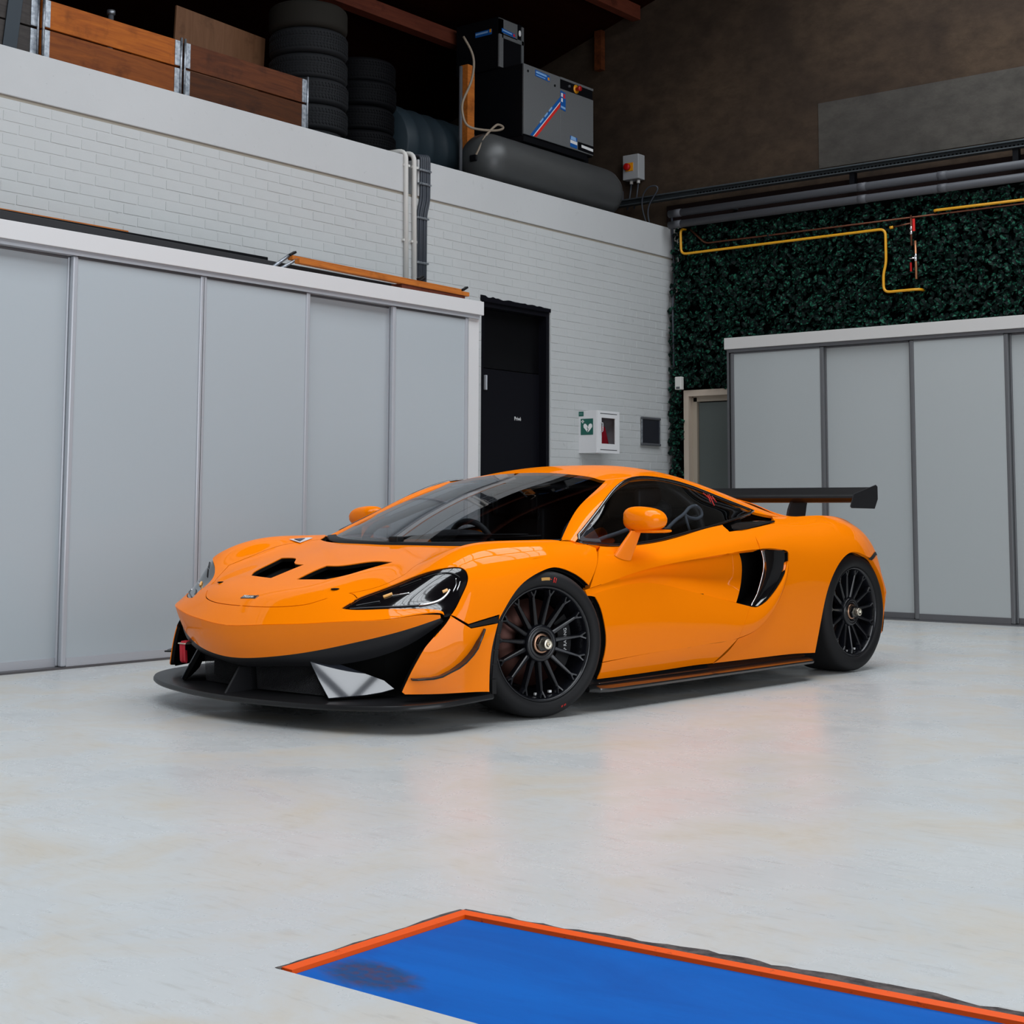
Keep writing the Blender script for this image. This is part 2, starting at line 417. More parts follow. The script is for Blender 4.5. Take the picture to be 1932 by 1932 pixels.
        [[-1.9, 0, 1.11], [-1.9, 0.23, 1.1], [-1.9, 0.41, 1.054], [-1.89, 0.53, 1.018], [-1.87, 0.6, 0.988], [-1.8394, 0.64, 0.962]],
        [[-2.15, 0, 1.055], [-2.15, 0.24, 1.042], [-2.15, 0.43, 0.995], [-2.11, 0.555, 0.96], [-2.07, 0.635, 0.932], [-2.0216, 0.69, 0.9018]],
        [[-2.42, 0, 0.975], [-2.42, 0.25, 0.96], [-2.42, 0.45, 0.917], [-2.4, 0.585, 0.886], [-2.38, 0.65, 0.876], [-2.36, 0.725, 0.868]],
    ],
    'window': [
        [[-0.2932, 0.862, 0.7642], [-0.3183, 0.852, 0.7783], [-0.3433, 0.842, 0.7925]],
        [[-0.4584, 0.852, 0.7495], [-0.5281, 0.8205, 0.8324], [-0.5979, 0.757, 0.9153]],
        [[-0.6977, 0.836, 0.7433], [-0.7786, 0.776, 0.8891], [-0.8595, 0.672, 1.0349]],
        [[-0.968, 0.822, 0.7599], [-1.0413, 0.749, 0.918], [-1.1145, 0.628, 1.0762]],
        [[-1.2646, 0.8, 0.7975], [-1.3677, 0.7255, 0.9226], [-1.4708, 0.611, 1.0478]],
        [[-1.6047, 0.77, 0.8413], [-1.68, 0.708, 0.9135], [-1.7553, 0.622, 0.9858]],
        [[-2.0216, 0.69, 0.9018], [-2.0205, 0.689, 0.904], [-2.0194, 0.688, 0.9062]],
    ],
    'deck': [
        [[-2.42, 0, 1], [-2.42, 0.25, 0.986], [-2.42, 0.45, 0.94], [-2.4, 0.585, 0.893], [-2.36, 0.72, 0.868]],
        [[-2.7, 0, 0.9], [-2.7, 0.25, 0.892], [-2.7, 0.45, 0.87], [-2.69, 0.6, 0.862], [-2.66, 0.748, 0.882]],
        [[-2.95, 0, 0.83], [-2.95, 0.25, 0.828], [-2.95, 0.45, 0.825], [-2.93, 0.6, 0.83], [-2.92, 0.756, 0.848]],
        [[-3.2, 0, 0.8], [-3.19, 0.25, 0.797], [-3.17, 0.45, 0.79], [-3.13, 0.6, 0.775], [-3.07, 0.762, 0.765]],
    ],
    'tail': [
        [[-3.19, 0.77, 0.62], [-3.12, 0.85, 0.58], [-3.06, 0.895, 0.52], [-3.045, 0.925, 0.46], [-3.045, 0.925, 0.4], [-3, 0.92, 0.2]],
        [[-3.2476, 0.616, 0.626], [-3.1776, 0.68, 0.586], [-3.1176, 0.716, 0.52], [-3.1026, 0.74, 0.46], [-3.1026, 0.74, 0.4], [-3.0576, 0.736, 0.2]],
        [[-3.31, 0.385, 0.635], [-3.24, 0.425, 0.595], [-3.18, 0.4475, 0.52], [-3.165, 0.4625, 0.46], [-3.165, 0.4625, 0.4], [-3.12, 0.46, 0.2]],
        [[-3.34, 0.1925, 0.6425], [-3.27, 0.2125, 0.6025], [-3.21, 0.2238, 0.52], [-3.195, 0.2312, 0.46], [-3.195, 0.2312, 0.4], [-3.15, 0.23, 0.2]],
        [[-3.35, 0, 0.65], [-3.28, 0, 0.61], [-3.22, 0, 0.52], [-3.205, 0, 0.46], [-3.205, 0, 0.4], [-3.16, 0, 0.2]],
    ],
    'nose': [
        [[1.02, 0, 0.4073], [1.0154, 0.0903, 0.4104], [1.0031, 0.1796, 0.4166], [0.9836, 0.2669, 0.4222], [0.9582, 0.3529, 0.4266], [0.9277, 0.4398, 0.4326], [0.8928, 0.5278, 0.4407], [0.8535, 0.6129, 0.4476], [0.8071, 0.6919, 0.4515], [0.7436, 0.7667, 0.4591], [0.6593, 0.8371, 0.4739], [0.595, 0.885, 0.4738]],
        [[1.0125, 0, 0.3379], [1.0074, 0.0903, 0.3409], [0.9947, 0.1796, 0.3477], [0.9743, 0.267, 0.3557], [0.9474, 0.353, 0.3643], [0.9156, 0.4397, 0.3754], [0.8798, 0.5275, 0.3893], [0.8386, 0.613, 0.4036], [0.7898, 0.6931, 0.417], [0.7294, 0.7671, 0.4331], [0.6568, 0.8333, 0.4539], [0.5935, 0.885, 0.4679]],
        [[0.985, 0, 0.2684], [0.9813, 0.0902, 0.2714], [0.9699, 0.1796, 0.2789], [0.9505, 0.267, 0.2892], [0.9239, 0.3531, 0.302], [0.8927, 0.4397, 0.3181], [0.8577, 0.5271, 0.3378], [0.8164, 0.613, 0.3597], [0.767, 0.6944, 0.3826], [0.7115, 0.7675, 0.4071], [0.6525, 0.8296, 0.4338], [0.592, 0.885, 0.462]],
    ],
    'band': [
        [[0.985, 0, 0.2684], [0.9813, 0.0902, 0.2714], [0.9699, 0.1796, 0.2789], [0.9505, 0.267, 0.2892], [0.9239, 0.3531, 0.302], [0.8927, 0.4397, 0.3181], [0.8577, 0.5271, 0.3378], [0.8164, 0.613, 0.3597], [0.767, 0.6944, 0.3826], [0.7115, 0.7675, 0.4071], [0.6525, 0.8296, 0.4338], [0.592, 0.885, 0.462]],
        [[0.962, 0, 0.2473], [0.9583, 0.0902, 0.2505], [0.9477, 0.1796, 0.2576], [0.9303, 0.267, 0.2657], [0.9066, 0.3531, 0.2743], [0.8775, 0.4397, 0.2857], [0.8431, 0.5271, 0.3014], [0.8019, 0.613, 0.3216], [0.7531, 0.6944, 0.3468], [0.7005, 0.7675, 0.3776], [0.6477, 0.8296, 0.4143], [0.5955, 0.885, 0.4545]],
        [[0.915, 0, 0.2261], [0.9113, 0.0902, 0.2295], [0.9014, 0.1796, 0.2364], [0.8861, 0.267, 0.2422], [0.8653, 0.3531, 0.2467], [0.8384, 0.4397, 0.2533], [0.8046, 0.5271, 0.2649], [0.7634, 0.613, 0.2836], [0.7153, 0.6944, 0.3111], [0.6654, 0.7675, 0.3481], [0.6189, 0.8296, 0.3948], [0.575, 0.885, 0.4471]],
    ],
}
PANEL_DATA = [
    dict(name='hood', master='front', mat='paint', sym=1, fl=0.02, gap=0.002, res=0.018, off=0,
         outer=[
             [[0.0693, 0], [0.0692, 0.0382], [0.0694, 0.0869], [0.0726, 0.1462], [0.0809, 0.1971], [0.0986, 0.2416], [0.1379, 0.2755], [0.2149, 0.3291], [0.2763, 0.3875], [0.3295, 0.4209]],
             [[0.3295, 0.4209], [0.4073, 0.4011], [0.5195, 0.4023], [0.652, 0.4088], [0.7444, 0.4161]],
             [[0.7444, 0.4161], [0.7185, 0.2961], [0.6991, 0.1616], [0.6895, 0]],
             [[0.6895, 0], [0.0693, 0]],
         ], holes=[
             [[[0.2507, 0.0588], [0.3249, 0.053], [0.3825, 0.0524]], [[0.3825, 0.0524], [0.3947, 0.1109], [0.4527, 0.1748], [0.4542, 0.2564]], [[0.4542, 0.2564], [0.3754, 0.2288], [0.3132, 0.2076], [0.268, 0.1707]], [[0.268, 0.1707], [0.2646, 0.1528], [0.2613, 0.1345], [0.2584, 0.1159], [0.2557, 0.0971], [0.2531, 0.078], [0.2507, 0.0588]]],
         ]),
    dict(name='front_bumper', master='front', mat='paint', sym=1, fl=0.01, gap=0.002, res=0.018, off=0,
         outer=[
             [[0.0693, 0], [0.0692, 0.0382], [0.0694, 0.0869], [0.0726, 0.1462], [0.0809, 0.1971], [0.0986, 0.2416], [0.1379, 0.2755]],
             [[0.1379, 0.2755], [0.208, 0.3133]],
             [[0.208, 0.3133], [0.2061, 0.3371], [0.1806, 0.3648]],
             [[0.1806, 0.3648], [0.1343, 0.3594], [0.0908, 0.3499]],
             [[0.0908, 0.3499], [0.0866, 0.3824], [0.0979, 0.4783], [0.0664, 0.5599], [0.0425, 0.6104], [0.0315, 0.6376], [0.0175, 0.6526]],
             [[0.0175, 0.6526], [0, 0.4], [0, 0.25], [0, 0.12], [0, 0]],
             [[0, 0], [0.0693, 0]],
         ], holes=[
         ]),
    dict(name='front_fender', master='front', mat='paint', sym=0, fl=0.03, gap=0.002, res=0.018, off=0,
         outer=[
             [[0.208, 0.3133], [0.1379, 0.2755]],
             [[0.1379, 0.2755], [0.2149, 0.3291], [0.2763, 0.3875], [0.3295, 0.4209]],
             [[0.3295, 0.4209], [0.4073, 0.4011], [0.5195, 0.4023], [0.652, 0.4088], [0.7444, 0.4161]],
             [[0.7444, 0.4161], [0.8099, 0.4726], [0.8707, 0.5786]],
             [[0.8707, 0.5786], [0.922, 0.6035], [1, 0.6517]],
             [[1, 0.6517], [0.9845, 0.6948], [0.9363, 0.7436], [0.902, 0.7699]],
             [[0.902, 0.7699], [0.8453, 0.7426], [0.7734, 0.7174], [0.7166, 0.7059], [0.6503, 0.71], [0.5713, 0.7226], [0.4935, 0.7413], [0.4083, 0.7718], [0.3705, 0.7869]],
             [[0.3705, 0.7869], [0.3761, 0.7751]],
             [[0.3761, 0.7751], [0.3425, 0.7693], [0.3067, 0.7633], [0.2708, 0.7578], [0.2364, 0.7531], [0.2051, 0.7497], [0.1762, 0.7471]],
             [[0.1762, 0.7471], [0.1515, 0.7337], [0.1248, 0.7186], [0.0947, 0.6997], [0.059, 0.6771]],
             [[0.059, 0.6771], [0.096, 0.6688], [0.1597, 0.6598], [0.2137, 0.656], [0.2636, 0.6439], [0.2851, 0.6244], [0.2787, 0.5951], [0.2792, 0.5553], [0.2872, 0.49], [0.2654, 0.4198], [0.184, 0.3667], [0.1343, 0.3594], [0.1806, 0.3648]],
             [[0.1806, 0.3648], [0.2061, 0.3371], [0.208, 0.3133]],
         ], holes=[
         ]),
    dict(name='bumper_corner', master='front', mat='paint', sym=0, fl=0.02, gap=0.002, res=0.018, off=0,
         outer=[
             [[0.059, 0.6771], [0.0897, 0.701], [0.1186, 0.7196], [0.1443, 0.7347], [0.1676, 0.7481]],
             [[0.1676, 0.7481], [0.1907, 0.7615]],
             [[0.1907, 0.7615], [0.2207, 0.7658], [0.254, 0.7714], [0.2904, 0.7783], [0.328, 0.7859], [0.3647, 0.7937]],
             [[0.3647, 0.7937], [0.3353, 0.8407], [0.3193, 0.9072], [0.3156, 0.9901]],
             [[0.3156, 0.9901], [0.1437, 0.9845], [0.0136, 0.9849]],
             [[0.0136, 0.9849], [0, 0.9775], [0, 0.9663], [0, 0.9551]],
             [[0, 0.9551], [0, 0.9213], [0.0004, 0.8625], [0.004, 0.7346], [0.059, 0.6771]],
         ], holes=[
         ]),
    dict(name='headlight', master='front', mat='lens', sym=0, fl=0.02, gap=0.001, res=0.018, off=-0.006,
         outer=[
             [[0.0908, 0.3499], [0.1343, 0.3594], [0.184, 0.3667], [0.2654, 0.4198], [0.2872, 0.49], [0.2792, 0.5553], [0.2787, 0.5951], [0.2851, 0.6244], [0.2636, 0.6439], [0.2137, 0.656], [0.1597, 0.6598], [0.096, 0.6688], [0.059, 0.6771]],
             [[0.059, 0.6771], [0.0344, 0.6723]],
             [[0.0344, 0.6723], [0.0145, 0.6575], [0.0315, 0.6376], [0.0425, 0.6104], [0.0664, 0.5599], [0.0979, 0.4783], [0.0866, 0.3824], [0.0908, 0.3499]],
         ], holes=[
         ]),
    dict(name='fender_strip', master='front', mat='black', sym=0, fl=0.01, gap=0.002, res=0.018, off=-0.004,
         outer=[
             [[0.1762, 0.7478], [0.1849, 0.7585], [0.1992, 0.7627]],
             [[0.1992, 0.7627], [0.2282, 0.7669], [0.2603, 0.7723], [0.2948, 0.7788], [0.3303, 0.7858], [0.3648, 0.7929]],
             [[0.3648, 0.7929], [0.37, 0.7845], [0.3758, 0.7764]],
             [[0.3758, 0.7764], [0.3422, 0.7705], [0.3064, 0.7644], [0.2705, 0.7588], [0.2362, 0.7541], [0.205, 0.7505], [0.1762, 0.7478]],
         ], holes=[
         ]),
    dict(name='door', master='upper', mat='paint', sym=0, fl=0.045, gap=0.002, res=0.018, off=0,
         outer=[
             [[0, 0.0449], [0.0851, 0.1157], [0.1937, 0.0727], [0.3345, 0.062], [0.4733, 0.0451], [0.5992, 0.0389], [0.7089, 0.0375]],
             [[0.7089, 0.0375], [0.6732, 0.1731], [0.6595, 0.303]],
             [[0.6595, 0.303], [0.6861, 0.314], [0.7142, 0.3235], [0.7437, 0.3303], [0.7748, 0.3334]],
             [[0.7748, 0.3334], [0.7809, 0.669], [0.7777, 0.9702]],
             [[0.7777, 0.9702], [0.6854, 1], [0.5723, 0.9961], [0.432, 0.9997], [0.3046, 0.985], [0.1798, 1], [0.0243, 0.9972]],
             [[0.0243, 0.9972], [0.0269, 0.8207], [0.0476, 0.5617], [0.1031, 0.1011]],
             [[0.1031, 0.1011], [0.0825, 0.092], [0.0606, 0.0919], [0.0378, 0.1008], [0.0144, 0.1154], [0, 0.0449]],
         ], holes=[
         ]),
    dict(name='door_channel', master='channel', mat='paint', sym=0, fl=0.02, gap=0, res=0.018, off=0,
         outer=[
             [[0, 0], [0.3, 0], [0.6, 0], [0.9, 0], [0.9112, 0.0919]],
             [[0.9112, 0.0919], [0.9391, 0.2424], [0.9404, 0.4244], [0.9276, 0.7274], [0.9083, 1]],
             [[0.9083, 1], [0.8, 1], [0.5, 1], [0.2, 1], [0, 1]],
             [[0, 1], [0, 0]],
         ], holes=[
         ]),
    dict(name='door_skin', master='lower', mat='paint', sym=0, fl=0.03, gap=0, res=0.018, off=0,
         outer=[
             [[0, 0], [0.15, 0], [0.35, 0], [0.55, 0], [0.6551, 0.0066]],
             [[0.6551, 0.0066], [0.6482, 0.4615], [0.6543, 0.9839]],
             [[0.6543, 0.9839], [0.5, 1], [0.3, 1], [0.15, 1], [0.0172, 0.9952]],
             [[0.0172, 0.9952], [0.0287, 0.8883], [0.0418, 0.6581], [0.044, 0.4608], [0.0415, 0.2109], [0.0305, 0.0486]],
             [[0.0305, 0.0486], [0.0176, 0.0232], [0, 0]],
         ], holes=[
         ]),
    dict(name='side_blade', master='lower', mat='paint', sym=0, fl=0.03, gap=0.001, res=0.018, off=0,
         outer=[
             [[0.6551, 0.0066], [0.7253, 0.0092], [0.7932, 0.0142], [0.865, 0.0147], [0.9428, 0.0203], [0.9949, 0.0849]],
             [[0.9949, 0.0849], [1, 1]],
             [[1, 1], [0.93, 1], [0.86, 1], [0.78, 1], [0.6543, 0.9839]],
             [[0.6543, 0.9839], [0.6482, 0.4615], [0.6551, 0.0066]],
         ], holes=[
         ]),
    dict(name='sill', master='sill', mat='paint', sym=0, fl=0.03, gap=0, res=0.018, off=0,
         outer=[
             [[1, 0], [0.5, 0], [0.0286, 0.0263]],
             [[0.0286, 0.0263], [0.0184, 0.4121], [0, 0.9213]],
             [[0, 0.9213], [0.3, 1], [0.6, 1], [1, 1]],
             [[1, 1], [1, 0]],
         ], holes=[
         ]),
    dict(name='rear_fender', master='rear', mat='paint', sym=0, fl=0.04, gap=0.002, res=0.018, off=0,
         outer=[
             [[0.0524, 0.1701], [0.0943, 0.1655], [0.2493, 0.1378]],
             [[0.2493, 0.1378], [0.33, 0]],
             [[0.33, 0], [0.5, 0], [0.7, 0], [1, 0]],
             [[1, 0], [1, 0.5], [1, 1]],
             [[1, 1], [0.985, 1], [0.8932, 0.9806]],
             [[0.8932, 0.9806], [0.9683, 0.8688], [0.9623, 0.725], [0.9204, 0.5418], [0.8751, 0.4693], [0.8089, 0.439], [0.7368, 0.4568], [0.646, 0.4557], [0.5805, 0.4553], [0.5163, 0.4969], [0.4581, 0.5956], [0.4342, 0.6932], [0.4298, 0.8533], [0.4337, 0.9998]],
             [[0.4337, 0.9998], [0.3161, 0.9987], [0.17, 0.999], [0.0078, 0.9994]],
             [[0.0078, 0.9994], [0.0354, 0.9429], [0.0513, 0.862]],
             [[0.0513, 0.862], [0.1009, 0.8291], [0.1325, 0.7662], [0.1552, 0.6901], [0.1752, 0.5894], [0.1827, 0.5136]],
             [[0.1827, 0.5136], [0.1851, 0.4591], [0.1586, 0.4425], [0.0829, 0.4274], [0.0506, 0.4323]],
             [[0.0506, 0.4323], [0.0548, 0.3105], [0.0524, 0.1701]],
         ], holes=[
         ]),
    dict(name='side_marker', master='rear', mat='black', sym=0, fl=0.006, gap=0.002, res=0.018, off=0.004,
         outer=[
             [[0.7536, 0.4683], [0.8104, 0.3908], [0.8958, 0.2446]],
             [[0.8958, 0.2446], [0.9188, 0.244]],
             [[0.9188, 0.244], [0.8429, 0.3807], [0.7935, 0.4525]],
             [[0.7935, 0.4525], [0.7536, 0.4683]],
         ], holes=[
         ]),
    dict(name='windshield', master='glass', mat='glass', sym=1, fl=0, gap=0.002, res=0.018, off=0,
         outer=[
             [[0, 0], [1, 0]],
             [[1, 0], [1, 0.5], [1, 1]],
             [[1, 1], [0.5, 1], [0, 1]],
             [[0, 1], [0, 0.5], [0, 0]],
         ], holes=[
         ]),
    dict(name='pillar', master='pillar', mat='paint', sym=0, fl=0.02, gap=0, res=0.018, off=0,
         outer=[
             [[0, 0], [0.25, 0], [0.5, 0], [0.75, 0], [1, 0]],
             [[1, 0], [1, 0.25], [1, 0.5], [1, 0.75], [1, 1]],
             [[1, 1], [0.75, 1], [0.5, 1], [0.25, 1], [0, 1]],
             [[0, 1], [0, 0.75], [0, 0.5], [0, 0.25], [0, 0]],
         ], holes=[
         ]),
    dict(name='roof', master='roof', mat='paint', sym=1, fl=0.015, gap=0, res=0.018, off=0,
         outer=[
             [[0, 0], [0, 0.5], [0, 1]],
             [[0, 1], [0.3, 1], [0.6, 1], [1, 1]],
             [[1, 1], [1, 0.5], [1, 0]],
             [[1, 0], [0, 0]],
         ], holes=[
         ]),
    dict(name='side_window', master='window', mat='glass', sym=0, fl=0, gap=0, res=0.018, off=0,
         outer=[
             [[0.0135, 0.1363], [0.1218, 0.0228], [0.2667, 0.0167], [0.4282, 0.0132], [0.5977, 0.0167], [0.726, 0.0516], [0.8107, 0.0463], [0.9971, 0.1421]],
             [[0.9971, 0.1421], [0.8876, 0.9775], [0.7588, 0.9708], [0.6334, 0.9936], [0.5214, 0.9986], [0.4317, 0.9925], [0.3661, 0.9939], [0.2952, 0.9902], [0.2022, 1], [0.0862, 0.9007], [0.0135, 0.1363]],
         ], holes=[
         ]),
    dict(name='rear_deck', master='deck', mat='paint', sym=1, fl=0.01, gap=0, res=0.018, off=0,
         outer=[
             [[0, 0], [0, 0.5], [0, 1]],
             [[0, 1], [0.5, 1], [1, 1]],
             [[1, 1], [1, 0.5], [1, 0]],
             [[1, 0], [0, 0]],
         ], holes=[
         ]),
    dict(name='rear_bumper', master='tail', mat='paint', sym=2, fl=0.01, gap=0, res=0.018, off=0,
         outer=[
             [[0, 0], [0, 0.5], [0, 1]],
             [[0, 1], [0.5, 1], [1, 1]],
             [[1, 1], [1, 0.5], [1, 0]],
             [[1, 0], [0.5, 0], [0, 0]],
         ], holes=[
         ]),
    dict(name='nose', master='nose', mat='paint', sym=1, fl=0.03, gap=0, res=0.018, off=0,
         outer=[
             [[0, 1], [0, 0.75], [0, 0.5], [0, 0.25], [0, 0]],
             [[0, 0], [1, 0]],
             [[1, 0], [1, 0.25], [1, 0.5], [1, 0.75], [1, 1]],
             [[1, 1], [0, 1]],
         ], holes=[
         ]),
    dict(name='bumper_valance', master='band', mat='satin', sym=1, fl=0.05, gap=0, res=0.018, off=0,
         outer=[
             [[0, 1], [0, 0.75], [0, 0.5], [0, 0.25], [0, 0]],
             [[0, 0], [1, 0]],
             [[1, 0], [1, 0.25], [1, 0.5], [1, 0.75], [1, 1]],
             [[1, 1], [0, 1]],
         ], holes=[
         ]),
]
LAMP_DATA = {
    'upper': [[[0.6347, 0.681, 0.5857], [0.6065, 0.7179, 0.6035], [0.5793, 0.7531, 0.6205]], [[0.5727, 0.759, 0.625], [0.5398, 0.7983, 0.6419], [0.5111, 0.8337, 0.6484], [0.4888, 0.8619, 0.6415], [0.4763, 0.8794, 0.6283]]],
    'bar': [[[0.6789, 0.6821, 0.5528], [0.6609, 0.7147, 0.5589], [0.6412, 0.7455, 0.565]]],
    'amber': [[[0.6973, 0.6479, 0.5464], [0.6713, 0.6748, 0.56]], [[0.5486, 0.8508, 0.5695], [0.5302, 0.8619, 0.5788]]],
    'crescent': [[[0.639, 0.8014, 0.5169], [0.6084, 0.8268, 0.5225], [0.5696, 0.852, 0.5357], [0.5403, 0.8639, 0.5582], [0.5233, 0.8678, 0.579]]],
    'arcs': [[[0.5141, 0.8784, 0.5722], [0.5012, 0.8794, 0.5916], [0.4945, 0.8773, 0.6068], [0.4913, 0.871, 0.6243]], [[0.4998, 0.8871, 0.5774], [0.4875, 0.8871, 0.5969], [0.4799, 0.8854, 0.6119]]],
    'tail': [[[0.7818, 0.5724, 0.5111], [0.7498, 0.6094, 0.5208], [0.72, 0.6511, 0.5297]]],
    'lower': [[[0.8062, 0.5604, 0.498], [0.7591, 0.6397, 0.5049], [0.6983, 0.7363, 0.5111], [0.639, 0.8014, 0.5169]]],
}
# ================================================================ the car
M_PAINT = mat('orange_paint', (.98, .225, .0015), .5, coat=.45, coat_rough=.015, spec=.0)
M_BLACK = mat('black_plastic', (.005, .005, .006), .5, spec=.25)
M_SATIN = mat('satin_black', (.012, .012, .014), .5, spec=.3)
M_DARK = mat('inner_dark', (.004, .004, .004), .8, spec=.1)
M_CARBON = mat('carbon_fibre', (.010, .010, .011), .4, spec=.25, coat=.2, coat_rough=.12)
M_LENS = mat('headlight_lens', (.004, .004, .005), .12, coat=1., coat_rough=.01, spec=.6)
M_GLOSSB = mat('gloss_black', (.006, .006, .007), .1, coat=1., coat_rough=.01)


def glass_mat(name, tint, f0=.055):
    """thin sheet: tinted transmission under a mirror that strengthens towards grazing view"""
    m = bpy.data.materials.new(name); m.use_nodes = True; t = m.node_tree; t.nodes.clear()
    o = t.nodes.new('ShaderNodeOutputMaterial'); tr = t.nodes.new('ShaderNodeBsdfTransparent'); gl = t.nodes.new('ShaderNodeBsdfGlossy')
    tr.inputs[0].default_value = (*tint, 1); gl.inputs['Roughness'].default_value = .01; gl.inputs[0].default_value = (1, 1, 1, 1)
    lw = t.nodes.new('ShaderNodeLayerWeight'); lw.inputs[0].default_value = .5; pw = t.nodes.new('ShaderNodeMath'); pw.operation = 'POWER'; pw.inputs[1].default_value = 5.
    ma = t.nodes.new('ShaderNodeMath'); ma.operation = 'MULTIPLY_ADD'; ma.inputs[1].default_value = .9; ma.inputs[2].default_value = f0; mx = t.nodes.new('ShaderNodeMixShader')
    t.links.new(lw.outputs['Facing'], pw.inputs[0]); t.links.new(pw.outputs[0], ma.inputs[0]); t.links.new(ma.outputs[0], mx.inputs[0])
    t.links.new(tr.outputs[0], mx.inputs[1]); t.links.new(gl.outputs[0], mx.inputs[2]); t.links.new(mx.outputs[0], o.inputs[0])
    return m


M_GLASS = glass_mat('car_glass', (.50, .52, .54))
PM = dict(paint=M_PAINT, black=M_BLACK, satin=M_SATIN, lens=M_LENS, glass=M_GLASS, carbon=M_CARBON, dark=M_DARK)

CAR_TH = -1.6413
CAR_O = Vector((-4.0540185, 5.28904205, 0)) - .93 * Vector((-math.sin(CAR_TH), math.cos(CAR_TH), 0))
car = empty('race_car', CAR_O, CAR_TH)
tag(car, 'bright orange two-door race car with black rear wing and black wheels', 'car')

SURF = {k: Surf(np.array(v)) for k, v in SURF_DATA.items()}


def inside(poly, q):
    x, y = q[:, 0], q[:, 1]; r = np.zeros(len(q), bool); n = len(poly)
    for i in range(n):
        x1, y1 = poly[i]; x2, y2 = poly[i - 1]
        if y1 == y2: continue
        c = ((y1 > y) != (y2 > y)) & (x < (x2 - x1) * (y - y1) / (y2 - y1) + x1); r ^= c
    return r


def trim_mesh(master, outer, holes=(), res=.02, gap=.002, fl=.012, off=0., sym=False):
    """a region of a master surface cut out along outlines given in (s,t), with a turned-in edge"""
    s = SURF[master]; sc = np.array([s.Li, s.Lj])
    loops = [chain([[np.array(p) * sc for p in c] for c in L], res * .8) for L in [outer, *holes]]
    a, b = np.arange(0, s.Li + res, res), np.arange(0, s.Lj + res, res)
    g = np.stack(np.meshgrid(a, b, indexing='ij'), -1).reshape(-1, 2); g = g[(g[:, 0] < s.Li) & (g[:, 1] < s.Lj)]
    k = inside(loops[0], g)
    for h in loops[1:]: k &= ~inside(h, g)
    g = g[k]; allb = np.concatenate(loops)
    if len(g):
        d = np.full(len(g), 9.)
        for q in allb: d = np.minimum(d, np.hypot(*(g - q).T))
        g = g[d > res * .55]
    pts = np.concatenate([allb, g]); edges = []; o = 0
    for L in loops:
        n = len(L); edges += [(o + i, o + (i + 1) % n) for i in range(n)]; o += n
    r = geometry.delaunay_2d_cdt([Vector(p) for p in pts], edges, [], 0, 1e-5)
    V2 = np.array([tuple(v) for v in r[0]]); F = np.array([f for f in r[2]])
    cen = V2[F].mean(1); k = inside(loops[0], cen)
    for h in loops[1:]: k &= ~inside(h, cen)
    F = F[k]
    st = V2 / sc; P = s.ev(st); e = 1e-3
    lo = np.clip(st - [e, 0], 0, 1); hi = np.clip(st + [e, 0], 0, 1); ds = s.ev(hi) - s.ev(lo)
    lo = np.clip(st - [0, e], 0, 1); hi = np.clip(st + [0, e], 0, 1); dt = s.ev(hi) - s.ev(lo)
    N = np.cross(ds, dt); N /= np.linalg.norm(N, axis=1)[:, None] + 1e-12
    ref = P - np.array([-1.1, 0, .45]); sg = np.sign((N * ref).sum(1).mean()); N *= sg
    P = P + N * off
    # orientation of the faces
    fn = np.cross(P[F[:, 1]] - P[F[:, 0]], P[F[:, 2]] - P[F[:, 0]])
    bad = (fn * N[F].mean(1)).sum(1) < 0; F[bad] = F[bad][:, ::-1]
    used = np.unique(F); mp = -np.ones(len(P), int); mp[used] = np.arange(len(used)); P, N, F = P[used], N[used], mp[F]
    # boundary
    cnt = {}
    for f in F:
        for x, y in ((f[0], f[1]), (f[1], f[2]), (f[2], f[0])): cnt[(x, y)] = 1
    bd = [(x, y) for (x, y) in cnt if (y, x) not in cnt]
    if sym: bd = [(x, y) for x, y in bd if abs(P[x][1]) > 1e-3 or abs(P[y][1]) > 1e-3]
    if gap:
        mv = np.zeros_like(P)
        for x, y in bd:
            t = P[y] - P[x]; t /= np.linalg.norm(t) + 1e-12; inw = np.cross(N[x], t); mv[x] += inw; mv[y] += inw
        l = np.linalg.norm(mv, axis=1)[:, None]; mv = np.where(l > 1e-9, mv / np.maximum(l, 1e-9), 0)
        if sym: mv[np.abs(P[:, 1]) < 1e-3] = 0
        P = P + mv * gap
    V = P.tolist(); FF = F.tolist()
    nskin = len(FF)
    if fl:
        ids = {}
        def dup(i, d):
            if (i, d) not in ids: ids[(i, d)] = len(V); V.append((P[i] - N[i] * d).tolist())
            return ids[(i, d)]
        for x, y in bd:
            lip = min(.004, fl)
            FF.append([dup(y, 0), dup(x, 0), dup(x, lip), dup(y, lip)])
        if fl > .004:
            DARK_FROM[0] = len(FF)
            for x, y in bd: FF.append([dup(y, lip), dup(x, lip), dup(x, fl), dup(y, fl)])
    return V, FF


DARK_FROM = [None]


def flip(V, F): return [(v[0], -v[1], v[2]) for v in V], [tuple(f[::-1]) for f in F]


def weld_sym(V, F):
    V2, F2 = flip(V, F); n = len(V); mp = []
    extra = []
    for i, v in enumerate(V):
        if abs(v[1]) < 1e-3: mp.append(i)
        else: mp.append(n + len(extra)); extra.append(V2[i])
    return list(V) + extra, [tuple(f) for f in F] + [tuple(mp[i] for i in f) for f in F2]


def darken(o, n, k):
    """inner part of the turned-in panel edges gets the dark material"""
    if n is None or o.name.split('.')[0] in ('door', 'door_channel', 'side_blade', 'pillar', 'roof', 'rear_fender'): return
    o.data.materials.append(M_DARK)
    idx = [0] * len(o.data.polygons); half = len(idx) // k
    for j in range(k):
        for i in range(j * half + n, (j + 1) * half): idx[i] = 1
    o.data.polygons.foreach_set('material_index', idx)


